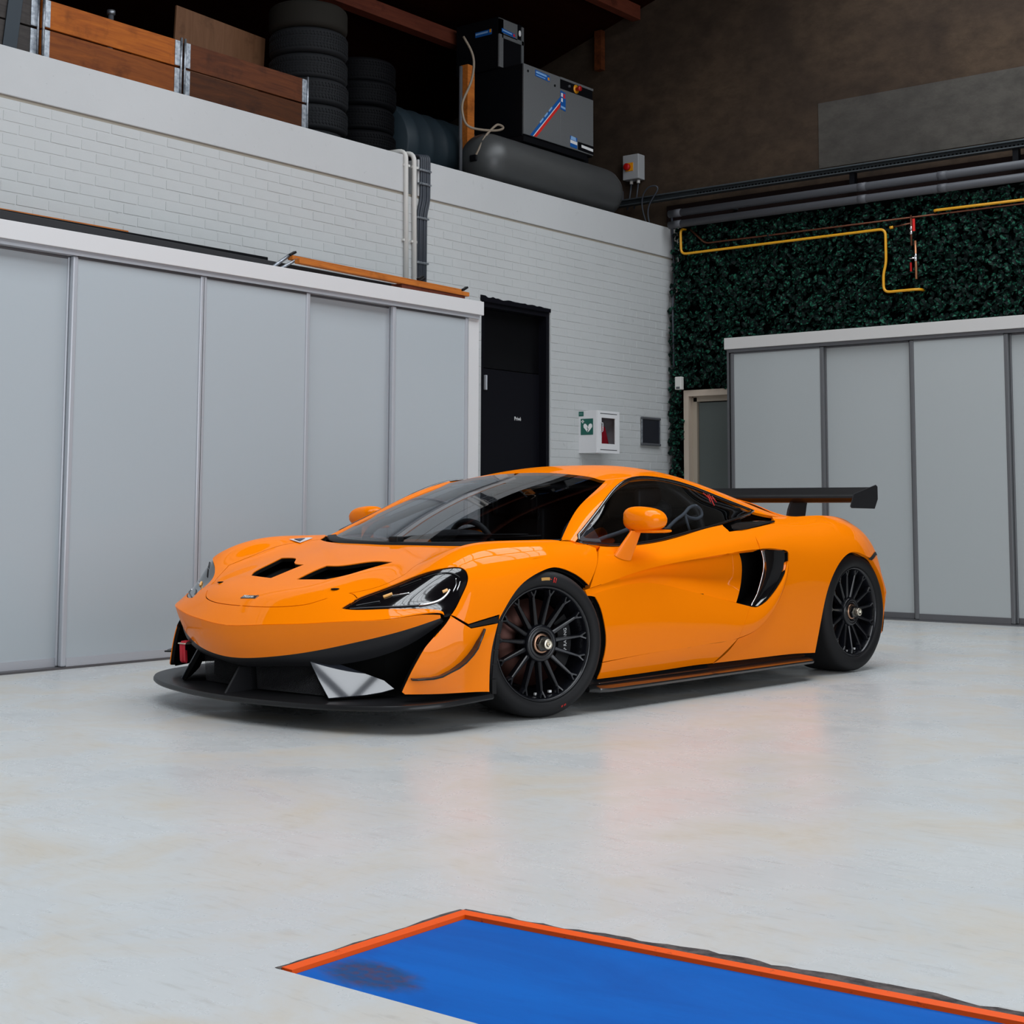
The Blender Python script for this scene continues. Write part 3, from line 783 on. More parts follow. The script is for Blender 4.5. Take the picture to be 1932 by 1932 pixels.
PART = {}
for p in PANEL_DATA:
    DARK_FROM[0] = None
    V, F = trim_mesh(p['master'], p['outer'], p['holes'], p['res'], p['gap'], p['fl'], p['off'], p['sym'] == 1)
    m = PM[p['mat']]
    dk = DARK_FROM[0] if p['mat'] == 'paint' else None
    if p['sym'] == 1:
        V, F = weld_sym(V, F); PART[p['name']] = mesh_obj(p['name'], V, F, m, car); darken(PART[p['name']], dk, 2)
    elif p['sym'] == 2:
        PART[p['name']] = mesh_obj(p['name'], *merge((V, F), flip(V, F)), m, car)
    else:
        PART[p['name']] = mesh_obj(p['name'], V, F, m, car); darken(PART[p['name']], dk, 1)
        PART[p['name'] + '_r'] = mesh_obj(p['name'], *flip(V, F), m, car); darken(PART[p['name'] + '_r'], dk, 1)
# ---------------------------------------------------------------- added dark liner and dark cavities
M_RUBBER = mat('tyre_rubber', (.011, .011, .012), .6, spec=.22)
M_RIM = mat('rim_black', (.006, .0065, .009), .25, spec=.4, coat=.2)
M_SKIRT = mat('gloss_carbon', (.010, .010, .011), .3, spec=.5, coat=.9, coat_rough=.04)
M_BRONZE = mat('bronze_metal', (.42, .25, .17), .3, metal=1.)
M_STEEL = mat('brushed_steel', (.72, .66, .54), .3, metal=1.)
M_DISC = mat('brake_disc', (.055, .022, .017), .4, metal=.8)
M_RED = mat('red_fabric', (.55, .003, .02), .6)
M_WHITE_INK = mat('white_ink', (.8, .8, .8), .5)
M_RED_INK = mat('red_ink', (.7, .02, .015), .5)
M_ORANGE_INK = mat('orange_ink', (.55, .28, .06), .5)
M_CHROME = mat('chrome', (.75, .76, .78), .1, metal=1.)
M_AMBER = mat('amber_lens', (.9, .45, .12), .15, coat=1.)
M_FABRIC = mat('grey_strap', (.16, .18, .21), .8)
M_GREYTRIM = mat('grey_trim', (.05, .052, .058), .35)
M_CAGE = mat('cage_tube', (.02, .02, .022), .5)
M_SEAT = mat('seat_shell', (.012, .012, .014), .55)


def mir(p): return (p[0], -p[1], p[2])


shells = []
for p in PANEL_DATA:
    n = p['name']
    if n in ('windshield', 'side_window', 'side_marker', 'nose', 'rear_bumper', 'bumper_valance', 'fender_strip', 'door_channel', 'front_bumper', 'door'): continue
    dep = {'hood': -.055, 'door': -.06, 'roof': -.03, 'headlight': -.05}.get(n, -.024)
    V, F = trim_mesh(p['master'], p['outer'], (), .035, -.004, 0, dep, p['sym'] == 1)
    shells.append((V, F)); shells.append(flip(V, F))
inner = mesh_obj('dark_liner', *merge(*shells), M_DARK, car)  # liner added under the panels so gaps and vents go dark

# floor pan and bulkheads
bm = bmesh.new()
def plan_prism(bm, outline, z0, z1):
    a = [bm.verts.new((x, y, z0)) for x, y in outline]; b = [bm.verts.new((x, y, z1)) for x, y in outline]; n = len(outline)
    bm.faces.new(a[::-1]); bm.faces.new(b)
    for i in range(n): bm.faces.new((a[i], a[(i + 1) % n], b[(i + 1) % n], b[i]))
plan_prism(bm, [(.78, .3), (.45, .58), (-.42, .60), (-.44, .90), (-2.18, .90), (-2.22, .62), (-3.1, .62), (-3.1, -.62), (-2.22, -.62), (-2.18, -.90), (-.44, -.90), (-.42, -.60), (.45, -.58), (.78, -.3)], .105, .13)
bm_obj('floor_pan', bm, M_DARK, car)
# dark box added behind the openings to stand for their deep shade
bm = bmesh.new(); half = [(.80, 0), (.785, .22), (.735, .42), (.64, .60), (.50, .74), (.40, .80), (.36, .86), (.30, .60)]
plan_prism(bm, half + [(x, -y) for x, y in half[::-1][:-1]], .115, .47)
bm_obj('intake_dark_box', bm, M_DARK, car)

# wheel wells
def wheel_well(cx, cz, r, y0, y1):
    V, F = [], []; n = 28
    for k in range(n + 1):
        a = -0.35 + (PI + .7) * k / n
        for y in (y0, y1): V.append((cx + r * math.cos(a), y, cz + r * math.sin(a)))
    for k in range(n): F.append((2 * k, 2 * k + 1, 2 * k + 3, 2 * k + 2))
    F.append(tuple(range(0, 2 * n + 2, 2)))
    return V, F
for s in (1, -1):
    mesh_obj('wheel_well', *wheel_well(-.01, .325, .375, .56 * s, .915 * s), M_DARK, car)
    mesh_obj('wheel_well', *wheel_well(-2.66, .335, .375, .56 * s, .92 * s), M_DARK, car)

# ---------------------------------------------------------------- wheels
def ring(name, prof, m, parent, n=56):
    V, F = lathe_mesh(prof, n); o = mesh_obj(name, V, F, m, parent); return o
def build_wheel(R, steer, loc, side, marks=False):
    """local +y points outwards"""
    w = ring('wheel', [(.250, -.002), (.2525, .003), (.249, .006), (.243, .002), (.238, -.010), (.233, -.030), (.228, -.085), (.214, -.12), (.21, -.27), (.25, -.285)], M_RIM, car)
    w.location = loc; w.rotation_euler = (0, 0, steer + (PI if side < 0 else 0))
    h = R - .252
    ring('tyre', [(.2515, -.012), (.2525, .004), (.252 + .12 * h, .014), (.252 + .35 * h, .0205), (.252 + .6 * h, .017), (.252 + .82 * h, .004), (.252 + .93 * h, -.012), (R - .004, -.026), (R, -.05),
                  (R, -.235), (R - .004, -.262), (.252 + .8 * h, -.288), (.252 + .4 * h, -.302), (.252, -.29)], M_RUBBER, w, 72)
    # spokes with forked outer ends
    def bar(p, q, w0, w1, d0, d1):
        bm = bmesh.new(); t = (q - p).normalized(); b = Vector((0, 1, 0)); s_ = t.cross(b)
        sec = lambda c, w_, d: [bm.verts.new(c + s_ * x * w_ + b * y) for x, y in ((-.5, -d), (-.42, -.004), (-.22, 0), (.22, 0), (.42, -.004), (.5, -d))]
        A_, B_ = sec(p, w0, d0), sec(q, w1, d1)
        for i in range(5): bm.faces.new((A_[i], A_[i + 1], B_[i + 1], B_[i]))
        bm.faces.new((A_[5], A_[0], B_[0], B_[5])); return bm
    for k in range(15):
        a = 2 * PI * k / 15 + .1; c, s_ = math.cos(a), math.sin(a)
        bm = bar(Vector((.070 * c, -.030, .070 * s_)), Vector((.222 * c, -.010, .222 * s_)), .026, .0125, .03, .035)
        for da in (-.055, .055):
            c2, s2 = math.cos(a + da), math.sin(a + da)
            b2 = bar(Vector((.207 * c, -.012, .207 * s_)), Vector((.236 * c2, -.006, .236 * s2)), .011, .014, .03, .03)
            me = bpy.data.meshes.new('fork'); b2.to_mesh(me); b2.free(); bm.from_mesh(me); bpy.data.meshes.remove(me)
        bmesh.ops.recalc_face_normals(bm, faces=bm.faces)
        bm_obj('spoke', bm, M_RIM, w, smooth=True, auto=.7)
    ring('wheel_hub', [(.0, -.03), (.046, -.03), (.0475, -.022), (.052, -.012), (.056, -.010), (.060, -.014), (.066, -.010), (.075, -.012), (.081, -.020), (.084, -.05), (.086, -.08)], M_RIM, w, 40)
    nut = ring('wheel_nut', [(.0, -.024), (.044, -.024), (.0445, -.016), (.041, -.010), (.035, -.010)], M_BRONZE, w, 36)
    V, F = lathe_mesh([(.036, -.02), (.036, .004), (.032, .008), (.022, .008)], 6)
    mesh_obj('hex_nut', V, F, M_GLOSSB, w, smooth=False)
    ring('axle_end', [(.0225, .0), (.0225, .036), (.021, .0385), (.0075, .0385), (.007, .02), (0, .02)], M_STEEL, w, 28)
    ring('brake_disc', [(.08, -.112), (.192, -.112), (.1925, -.118), (.1925, -.140), (.08, -.14)], M_DISC, w, 48)
    # caliper on the rear side of the disc
    bm = bmesh.new(); V = []
    n = 12
    for k in range(n + 1):
        a = -.62 + 1.24 * k / n
        for r_, y in ((.135, -.08), (.205, -.08), (.212, -.10), (.212, -.16), (.135, -.16)):
            V.append(bm.verts.new((-r_ * math.cos(a), y, r_ * math.sin(a))))
    for k in range(n):
        for i in range(5): bm.faces.new((V[5 * k + i], V[5 * k + (i + 1) % 5], V[5 * k + 5 + (i + 1) % 5], V[5 * k + 5 + i]))
    bm.faces.new(V[:5]); bm.faces.new(V[-5:][::-1]); bmesh.ops.recalc_face_normals(bm, faces=bm.faces)
    cal = bm_obj('brake_caliper', bm, M_BLACK, w, smooth=True, auto=.5)
    # valve stem and balance weights low on the rim
    for a, y in ((-1.95, -.05), (-1.62, -.045), (-1.3, -.04)):
        r_ = .222
        box('rim_weight', (r_ * math.cos(a) * -1, y, r_ * math.sin(a)), (.014, .012, .010), M_WHITE_INK, w)
    if marks:
        text_mesh('caliper_lettering', 'AP RACING', .022, M_WHITE_INK, w, frame((-.172, -.079, 0), (0, 0, 1), (1, 0, 0)))
        def on_tyre(a, r_): return Vector((r_ * math.cos(a), .0232, r_ * math.sin(a)))
        a0 = PI / 2 - .02
        V, F = [], []
        for k in range(5):
            a = a0 + .16 * (k / 4 - .5)
            for r_ in (.277, .290): V.append(on_tyre(a, r_))
        F = [(2 * k, 2 * k + 1, 2 * k + 3, 2 * k + 2) for k in range(4)]
        mesh_obj('tyre_label', V, F, M_ORANGE_INK, w)
        for pts in ([(-.095, .283), (-.125, .281)], [(-.16, .268), (-.175, .292)], [(-.165, .281), (-.19, .270)], [(-.168, .283), (-.185, .292)], [(-.205, .268), (-.212, .290)]):
            V, F = tube_mesh([on_tyre(PI / 2 - .03 - a, r_) for a, r_ in pts], .0014, 5); mesh_obj('chalk_mark', V, F, M_RED_INK, w)
        for a in (-1.94, -1.915, -1.88, -1.86):
            V, F = tube_mesh([on_tyre(a, .282), on_tyre(a + .012, .290)], .0012, 5); mesh_obj('chalk_mark', V, F, M_RED_INK, w)
    return w
FW = build_wheel(.3235, -.241, (0, .930, .3235), 1, True)
build_wheel(.3235, -.241, (0, -.930, .3235), -1)
build_wheel(.3375, 0, (-2.67, .930, .3375), 1)
build_wheel(.3375, 0, (-2.67, -.930, .3375), -1)

# ---------------------------------------------------------------- splitter, grille, dive planes
sp_half = [(1.03, 0), (1.02, .2), (.99, .4), (.955, .55), (.90, .70), (.83, .82), (.75, .90), (.65, .945), (.50, .957), (.345, .957)]
def dense(ch, step=.02):
    return [tuple(q) for q in chain([ch, [ch[-1], ch[0]]], step)]
sx = chain([sp_half, [sp_half[-1], (.345, 0)], [(.345, 0), sp_half[0]]], .02)
k_end = next(i for i in range(len(sx)) if sx[i][1] > .9 and sx[i][0] <= .346)
edge = [(float(x), float(y)) for x, y in sx[:k_end + 1]]
full = edge[::-1] + [(x, -y) for x, y in edge[1:]]
bm = bmesh.new(); rows = []
for x, y in full:
    z = .088 + .028 * (1.03 - x) / .69; nrm = Vector((x - .45, y * .8, 0)).normalized()
    rows.append([bm.verts.new((x - nrm.x * o, y - nrm.y * o, z + h)) for o, h in ((.006, 0), (0, .006), (0, .014), (.005, .022), (.012, .024))])
for a, b in zip(rows[:-1], rows[1:]):
    for i in range(4): bm.faces.new((a[i], a[i + 1], b[i + 1], b[i]))
n = len(rows)
for k in range(n // 2):       # top and underside strips between the left and right halves
    for i in (0, 4): bm.faces.new((rows[k][i], rows[k + 1][i], rows[n - 2 - k][i], rows[n - 1 - k][i])) if n - 2 - k > k + 1 else bm.faces.new((rows[k][i], rows[k + 1][i], rows[n - 1 - k][i]))
for r in (rows[0], rows[-1]): pass
bmesh.ops.recalc_face_normals(bm, faces=bm.faces)
bm_obj('front_splitter', bm, M_CARBON, car, smooth=True, auto=.6)
for s in (1, -1):   # brake duct feet under the splitter
    for y in (.16, .22): box('splitter_stay', (.80, y * s, .078), (.03, .012, .04), M_STEEL if 0 else M_SATIN, car)

# honeycomb grille between the centre fin and the winglets: two sets of crossing wires
def wire_panel(name, o, ex, ey, nx, ny, r, m):
    V, F = [], []
    o, ex, ey = Vector(o), Vector(ex), Vector(ey); nn = ex.cross(ey).normalized() * r
    L = []
    step = 1 / nx; asp = ex.length / ey.length
    for k in range(-nx, 2 * nx):
        for d in (1, -1):
            # line x = k*step + d * y / asp * .8 , y in 0..1 clipped to 0 <= x <= 1
            sl = d * .8 / asp; x0 = k * step; ys = [0., 1.]
            if sl:
                a, b = sorted(((0 - x0) / sl, (1 - x0) / sl)); y0, y1 = max(0, a), min(1, b)
            if y1 - y0 > .02: L.append((o + ex * (x0 + sl * y0) + ey * y0, o + ex * (x0 + sl * y1) + ey * y1))
    for p, q in L:
        t = (q - p).normalized(); s_ = t.cross(nn).normalized() * r; k = len(V)
        V += [p - s_, p + nn, p + s_, q - s_, q + nn, q + s_]; F += [(k, k + 1, k + 4, k + 3), (k + 1, k + 2, k + 5, k + 4)]
    g = mesh_obj(name, V, F, m, car, smooth=False); g['kind'] = 'stuff'; return g
M_MESH = mat('grille_wire', (.10, .10, .105), .3, metal=.8)
for s in (1, -1):
    wire_panel('grille_mesh', (.860, .02 * s, .125), (-.045, .40 * s, 0), (.015, 0, .135), 46, 16, .0010, M_MESH)

def plate(name, pts, t, m, nrm=None, bevel=.002):
    """thick flat plate from an outline in space"""
    P = [Vector(p) for p in pts]; n_ = Vector(nrm) if nrm else (P[1] - P[0]).cross(P[2] - P[0]); n_.normalize()
    bm = bmesh.new(); a = [bm.verts.new(p - n_ * t / 2) for p in P]; b = [bm.verts.new(p + n_ * t / 2) for p in P]; k = len(P)
    bm.faces.new(a[::-1]); bm.faces.new(b)
    for i in range(k): bm.faces.new((a[i], a[(i + 1) % k], b[(i + 1) % k], b[i]))
    bmesh.ops.recalc_face_normals(bm, faces=bm.faces)
    if bevel: bmesh.ops.bevel(bm, geom=list(bm.edges), offset=bevel, segments=1, affect='EDGES')
    return bm_obj(name, bm, m, car)
plate('centre_fin', [(.925, -.03, .222), (1.0, -.03, .112), (.80, -.03, .112), (.80, -.03, .222)], .012, M_SATIN)

# glossy ramps beside the grille: flat polished plates leaning on the splitter
M_RAMP = mat('gloss_ramp', (.030, .034, .045), .04, spec=.7, coat=.5, coat_rough=.02)
RN = Vector((.607, .607, .513)).normalized()
ramp_pts = [(.883, .461, .195), (.882, .399, .271), (.852, .415, .288), (.799, .490, .261), (.691, .652, .197), (.673, .698, .164), (.717, .666, .150), (.768, .624, .140), (.824, .572, .134), (.881, .521, .128)]
for s in (1, -1):
    n_ = Vector((RN.x, RN.y * s, RN.z)); p0 = Vector((.883, .398 * s, .269)); P_ = [Vector((x, y * s, z)) for x, y, z in ramp_pts]
    P_ = [p - n_ * (p - p0).dot(n_) for p in P_]
    rp = plate('air_ramp', P_, .006, M_RAMP, n_, bevel=.0015)
    bk = plate('ramp_back', [p - n_ * .012 for p in P_], .014, M_DARK, n_, bevel=0); bk.parent = rp

# dive planes on the bumper corners
dp = [(.404, .953, .41), (.426, .952, .381), (.445, .95, .36), (.465, .947, .333), (.488, .943, .308), (.518, .935, .281), (.548, .925, .261), (.579, .913, .243), (.611, .899, .228), (.643, .882, .222), (.672, .866, .221), (.696, .85, .219), (.715, .838, .22)]
for s in (1, -1):
    V, F = [], []; P = [Vector(p) for p in dp]; nP = len(P)
    for i, p in enumerate(P):
        t = (P[min(i + 1, nP - 1)] - P[max(i - 1, 0)]).normalized(); on = Vector((.55, .83, 0)) if i > 6 else Vector((.35, .93, 0))
        on = (on - t * on.dot(t)).normalized(); up = t.cross(on).normalized()
        if up.z < 0: up = -up
        wd = .012 + .034 * min(1, i / 3) * (1 if i < nP - 2 else .8)
        for a, b in ((-.012, -.0035), (wd, -.0035), (wd + .002, 0), (wd, .0035), (-.012, .0035)): V.append(tuple(p + on * a + up * b))
    for i in range(nP - 1):
        for k in range(5): F.append((5 * i + k, 5 * i + (k + 1) % 5, 5 * i + 5 + (k + 1) % 5, 5 * i + 5 + k))
    F += [(0, 1, 2, 3, 4), tuple(5 * nP - 5 + k for k in (4, 3, 2, 1, 0))]
    if s < 0: V, F = flip(V, F)
    mesh_obj('dive_plane', V, F, M_CARBON, car, smooth=False)

# seamed edge strip along the front wheel arch
for s in (1, -1):
    for k in range(6):
        a0, a1 = PI * (1.08 - .0) , 0
    pts = [(.352, .951, .135), (.356, .954, .20), (.353, .956, .26), (.346, .957, .32), (.333, .956, .385), (.316, .954, .44)]
    for p, q in zip(pts[:-1], pts[1:]):
        p, q = Vector(p), Vector(q); d = (q - p) * .03
        pp = [p + d, q - d, q - d + Vector((-.022, .004, 0)), p + d + Vector((-.022, .004, 0))]
        o = plate('arch_strip', [(v.x, v.y * s, v.z) for v in pp], .006, M_BLACK, bevel=.001)

# ---------------------------------------------------------------- side skirts
for s in (1, -1):
    bm = bmesh.new(); rows = []
    prof = lambda x: [(.86, .150), (.905, .138), (.925, .118), (.985, .108), (.998, .104), (1.0, .098), (.997, .088), (.985, .084), (.86, .09)]
    xs_ = [-.315, -.34, -.40, -.8, -1.2, -1.6, -2.0, -2.12, -2.19]
    for x in xs_:
        w = {-.315: .93, -.34: .975, -2.19: .955}.get(x, 1.); zz = .004 * (x + .3) / -1.9
        rows.append([bm.verts.new((x, (.86 + (y - .86) * (w - .86) / .14) * s, z + zz)) for y, z in prof(x)])
    for a, b in zip(rows[:-1], rows[1:]):
        for i in range(8): bm.faces.new((a[i], a[i + 1], b[i + 1], b[i]))
    bm.faces.new(rows[0]); bm.faces.new(rows[-1][::-1]); bmesh.ops.recalc_face_normals(bm, faces=bm.faces)
    bm_obj('side_skirt', bm, M_SKIRT, car, smooth=True, auto=.5)

# ---------------------------------------------------------------- side intake and small scoop
rim_pts = [(-1.655, .838, .688), (-1.690, .90, .708), (-1.711, .925, .707), (-1.779, .929, .712), (-1.926, .932, .703), (-1.973, .936, .689), (-1.966, .941, .640), (-1.947, .947, .610), (-1.912, .952, .575), (-1.826, .953, .495), (-1.733, .953, .437), (-1.656, .951, .412), (-1.583, .950, .414), (-1.468, .945, .440), (-1.565, .895, .494), (-1.662, .848, .563), (-1.681, .836, .626)]
for s in (1, -1):
    V = [p for p in rim_pts]; n_ = len(V); F = []
    cxm = sum(p[0] for p in V) / n_; czm = sum(p[2] for p in V) / n_
    V += [(cxm + (p[0] - cxm) * .9 - .02, .80, czm + (p[2] - czm) * .9) for p in rim_pts]
    F = [(i, (i + 1) % n_, n_ + (i + 1) % n_, n_ + i) for i in range(n_)] + [tuple(range(2 * n_ - 1, n_ - 1, -1))]
    if s < 0: V, F = flip(V, F)
    mesh_obj('side_intake', V, F, M_DARK, car, smooth=False)
    vane = [(-1.733, .925, .706), (-1.751, .928, .646), (-1.744, .93, .60), (-1.730, .932, .564), (-1.704, .934, .52), (-1.671, .937, .473), (-1.606, .943, .419)]
    back = [(-1.955, .928, .697), (-1.950, .932, .65), (-1.925, .936, .60), (-1.885, .938, .555), (-1.835, .940, .51), (-1.765, .942, .462), (-1.665, .944, .415)]
    V, F = [], []
    for a, b in zip(vane, back):
        for t in (0, .2, .5, .8, 1):
            V.append((a[0] * (1 - t) + b[0] * t, a[1] * (1 - t) + b[1] * t - .035 * 4 * t * (1 - t) * .6, a[2] * (1 - t) + b[2] * t))
    F = [(5 * i + k, 5 * i + k + 1, 5 * i + k + 6, 5 * i + k + 5) for i in range(6) for k in range(4)]
    if s < 0: V, F = flip(V, F)
    mesh_obj('intake_panel', V, F, M_GLOSSB, car)
    tube('intake_vane', [(x, y * s, z) for x, y, z in spl_eval(np.arange(7.), np.array(vane), np.linspace(0, 6, 24)).tolist()], .004, M_CHROME, car, 8)
    # shoulder scoop: dark mouth under a gloss blade
    lo_ = [(-1.60, .838, .806), (-1.66, .848, .806), (-1.72, .846, .812), (-1.80, .842, .822), (-1.90, .835, .834), (-2.03, .818, .846)]
    hi_ = [(-1.60, .832, .812), (-1.63, .806, .830), (-1.70, .796, .842), (-1.78, .796, .848), (-1.90, .80, .852), (-2.03, .815, .848)]
    V, F = [], []
    for a, b in zip(lo_, hi_): V += [(a[0], a[1] + .002, a[2] + .002), ((a[0] + b[0]) / 2, (a[1] + b[1]) / 2 + .006, (a[2] + b[2]) / 2 + .009), (b[0], b[1], b[2] + .003)]
    F = [(3 * i + k, 3 * i + k + 1, 3 * i + k + 4, 3 * i + k + 3) for i in range(5) for k in range(2)]
    if s < 0: V, F = flip(V, F)
    mesh_obj('shoulder_scoop', V, F, M_GLOSSB, car)

# ---------------------------------------------------------------- rear wing
wing = [(-2.806, .985), (-2.812, .995), (-2.83, 1.000), (-2.88, .998), (-2.95, 1.004), (-3.02, 1.024), (-3.075, 1.052), (-3.076, 1.046), (-3.02, 1.006), (-2.96, .975), (-2.90, .958), (-2.85, .957), (-2.82, .968)]
bm = bmesh.new(); rows = [[bm.verts.new((x, y, z)) for x, z in wing] for y in np.linspace(-.855, .855, 13)]
for a, b in zip(rows[:-1], rows[1:]):
    for i in range(len(wing)): bm.faces.new((a[i], a[(i + 1) % len(wing)], b[(i + 1) % len(wing)], b[i]))
bm.faces.new(rows[0]); bm.faces.new(rows[-1][::-1]); bmesh.ops.recalc_face_normals(bm, faces=bm.faces)
rw = bm_obj('rear_wing', bm, M_CARBON, car, smooth=True, auto=.6)
ep = [(-2.806, 1.009), (-3.066, 1.066), (-3.085, 1.056), (-3.086, .98), (-3.048, .923), (-2.78, .926), (-2.766, .936)]
for s in (1, -1):
    o = plate('end_plate', [(x, .862 * s, z) for x, z in ep], .006, M_SATIN); o.parent = rw
    o = plate('wing_post', [(-2.83, .42 * s, .965), (-3.02, .42 * s, .99), (-3.00, .42 * s, .94), (-2.99, .42 * s, .90), (-2.95, .42 * s, .78), (-2.75, .42 * s, .78), (-2.80, .42 * s, .92)], .014, M_SATIN); o.parent = rw

# ---------------------------------------------------------------- mirrors
def superell(c, ax, p=2.6, nu=28, nv=16):
    sg = lambda v: math.copysign(abs(v) ** (2 / p), v); V, F = [], []
    for j in range(nv + 1):
        ph = -PI / 2 + PI * j / nv
        for i in range(nu):
            th = 2 * PI * i / nu; V.append((c[0] + ax[0] * sg(math.cos(ph)) * sg(math.cos(th)), c[1] + ax[1] * sg(math.cos(ph)) * sg(math.sin(th)), c[2] + ax[2] * sg(math.sin(ph))))
    for j in range(nv):
        for i in range(nu): F.append((j * nu + i, j * nu + (i + 1) % nu, (j + 1) * nu + (i + 1) % nu, (j + 1) * nu + i))
    return V, F
for s in (1, -1):
    V, F = superell((-.66, .985, .867), (.075, .11, .058))
    V = [(x - (.012 if z < .85 else 0) * (.85 - z) / .04 * 0, y, z + .018 * (y - .985) / .11 * (1 if z > .867 else -.3) * -.6) for x, y, z in V]
    if s < 0: V, F = flip(V, F)
    mi = mesh_obj('door_mirror', V, F, M_PAINT, car)
    foot = [(-.515, .898, .706), (-.545, .915, .684), (-.60, .922, .672), (-.640, .922, .672), (-.665, .905, .70), (-.60, .885, .72)]
    top = [(-.595, .945, .815), (-.60, .955, .812), (-.64, .962, .812), (-.675, .957, .814), (-.68, .945, .82), (-.63, .935, .82)]
    V, F = [], []; L_ = 7
    for j in range(L_):
        t = j / (L_ - 1); e = t * t * (3 - 2 * t) * .5 + t * .5
        for a, b in zip(foot, top): V.append(tuple(a[k] * (1 - e) + b[k] * e for k in range(3)))
    F = [(6 * j + i, 6 * j + (i + 1) % 6, 6 * j + 6 + (i + 1) % 6, 6 * j + 6 + i) for j in range(L_ - 1) for i in range(6)]
    if s < 0: V, F = flip(V, F)
    o = mesh_obj('mirror_stalk', V, F, M_PAINT, mi)
    md_ = o.modifiers.new('smooth', 'SUBSURF'); md_.levels = md_.render_levels = 2
    V, F = superell((-.70, .985, .812), (.085, .095, .010), 3)
    if s < 0: V, F = flip(V, F)
    mesh_obj('mirror_base', V, F, M_PAINT, mi)
    V, F = superell((-.735, 1.0, .822), (.035, .07, .008), 3)
    if s < 0: V, F = flip(V, F)
    mesh_obj('mirror_camera', V, F, M_BLACK, mi)
    plate('mirror_sail', [(x, y * s, z) for x, y, z in ((-.316, .858, .768), (-.47, .808, .845), (-.50, .848, .758))], .006, mat('sail_grey', (.05, .055, .065), .5) if s > 0 else _mats['sail_grey'])

# ---------------------------------------------------------------- window surround, wiper, badges, pins
wtop = SURF['window'].ev(np.stack([np.linspace(0, 1, 40), np.ones(40)], 1)); wbot = SURF['window'].ev(np.stack([np.linspace(1, 0, 40), np.zeros(40)], 1))
loop = np.concatenate([wtop, wbot[1:-1]])
for s in (1, -1):
    tube('window_trim', [(x, y * s, z) for x, y, z in loop.tolist()], .009, M_GLOSSB, car, 8, closed=True)
def on(m, st, d=.004):
    return [tuple(q) for q in SURF[m].ev(np.array(st))]
wb = SURF['glass'].ev(np.stack([np.full(24, .0), np.linspace(0, 1, 24)], 1))
cow = [tuple(q) for q in (wb * [1, -1, 1])[::-1].tolist()] + [tuple(q) for q in wb[1:].tolist()]
V, F = [], []
for x, y, z in cow: V += [(x + .035, y * 1.02, z - .012), (x + .03, y * 1.02, z + .002), (x - .01, y, z + .007), (x - .04, y * .98, z + .004), (x - .04, y * .98, z - .03)]
F = [(5 * i + k, 5 * i + k + 1, 5 * i + k + 6, 5 * i + k + 5) for i in range(len(cow) - 1) for k in range(4)]
mesh_obj('cowl_panel', V, F, M_BLACK, car)
wip = tube('wiper_arm', [(.03, .02, .768), (-.02, .06, .778), (-.10, .30, .786), (-.20, .55, .792), (-.24, .62, .792)], .006, M_BLACK, car, 8)
box('wiper_spindle', (.035, .01, .764), (.05, .06, .03), M_BLACK, wip, .006)
tube('wiper_blade', [(-.02, .05, .772), (-.15, .42, .778), (-.262, .68, .787)], .006, M_BLACK, wip, 8)
M_WHITE_ENAMEL = mat('white_enamel', (.7, .7, .72), .3); M_NAVY = mat('navy_enamel', (.01, .02, .06), .3)
em = plate('shield_sticker', [(.155, -.655, .7565), (.01, -.672, .763), (.006, -.650, .761), (.150, -.575, .7405)], .002, M_WHITE_ENAMEL, bevel=0)
o = plate('sticker_field', [(.135, -.640, .7575), (.055, -.652, .7605), (.135, -.594, .7475)], .003, M_NAVY, bevel=0); o.parent = em
bd = plate('nose_badge', [(.909, -.052, .5155), (.891, -.047, .5275), (.886, .052, .5305), (.904, .047, .518)], .006, M_GLOSSB, bevel=.001)
text_mesh('badge_lettering', 'McLaren', .020, M_WHITE_INK, bd, frame((.900, -.006, .5262), (-.02, 1, .03), (-.6, 0, .6)), .0006)
o = plate('badge_swoosh', [(.905, .040, .5215), (.889, .046, .5335), (.888, .051, .5335), (.904, .046, .5205)], .002, M_CHROME, bevel=0); o.parent = bd
for s in (1, -1):
    V, F = superell((.752, .404 * s, .5685), (.020, .020, .004), 2.2, 20, 8); pn = mesh_obj('hood_pin', V, F, M_DARK, car)
# tow strap
st_ = tube('tow_strap', [(.85, -.50, .30), (.885, -.50, .298), (.892, -.50, .28), (.889, -.50, .205)], .004, M_RED, car, 6)
V, F = [], []
for k, (x, z) in enumerate(((.86, .302), (.885, .300), (.895, .285), (.893, .25), (.890, .212), (.884, .202), (.880, .21), (.884, .26))):
    for y in (-.522, -.478): V.append((x, y, z))
mesh_obj('tow_loop', V, [(2 * k, 2 * k + 1, 2 * k + 3, 2 * k + 2) for k in range(7)], M_RED, st_)
plate('tow_eye', [(.84, -.53, .292), (.90, -.53, .290), (.90, -.47, .290), (.84, -.47, .292)], .006, M_STEEL).parent = st_

# headlight details that sit in the lens
for s in (1, -1):
    H_ = PART['headlight'] if s > 0 else PART['headlight_r']
    for key, nm, r_, m_ in (('upper', 'lamp_rib', .0022, M_SATIN), ('bar', 'running_light', .0032, M_CHROME), ('amber', 'amber_marker', .0065, M_AMBER), ('crescent', 'crescent_trim', .0045, M_CHROME), ('arcs', 'lamp_arc', .0026, M_CHROME), ('tail', 'lamp_rib', .0022, M_GREYTRIM), ('lower', 'lamp_rib', .003, M_GREYTRIM)):
        for ch in LAMP_DATA[key]:
            q = np.array(ch); P_ = spl_eval(np.arange(float(len(q))), q, np.linspace(0, len(q) - 1, 14)); P_[:, 2] -= .0035
            tube(nm, [(x, y * s, z) for x, y, z in P_.tolist()], r_, m_, H_, 6)
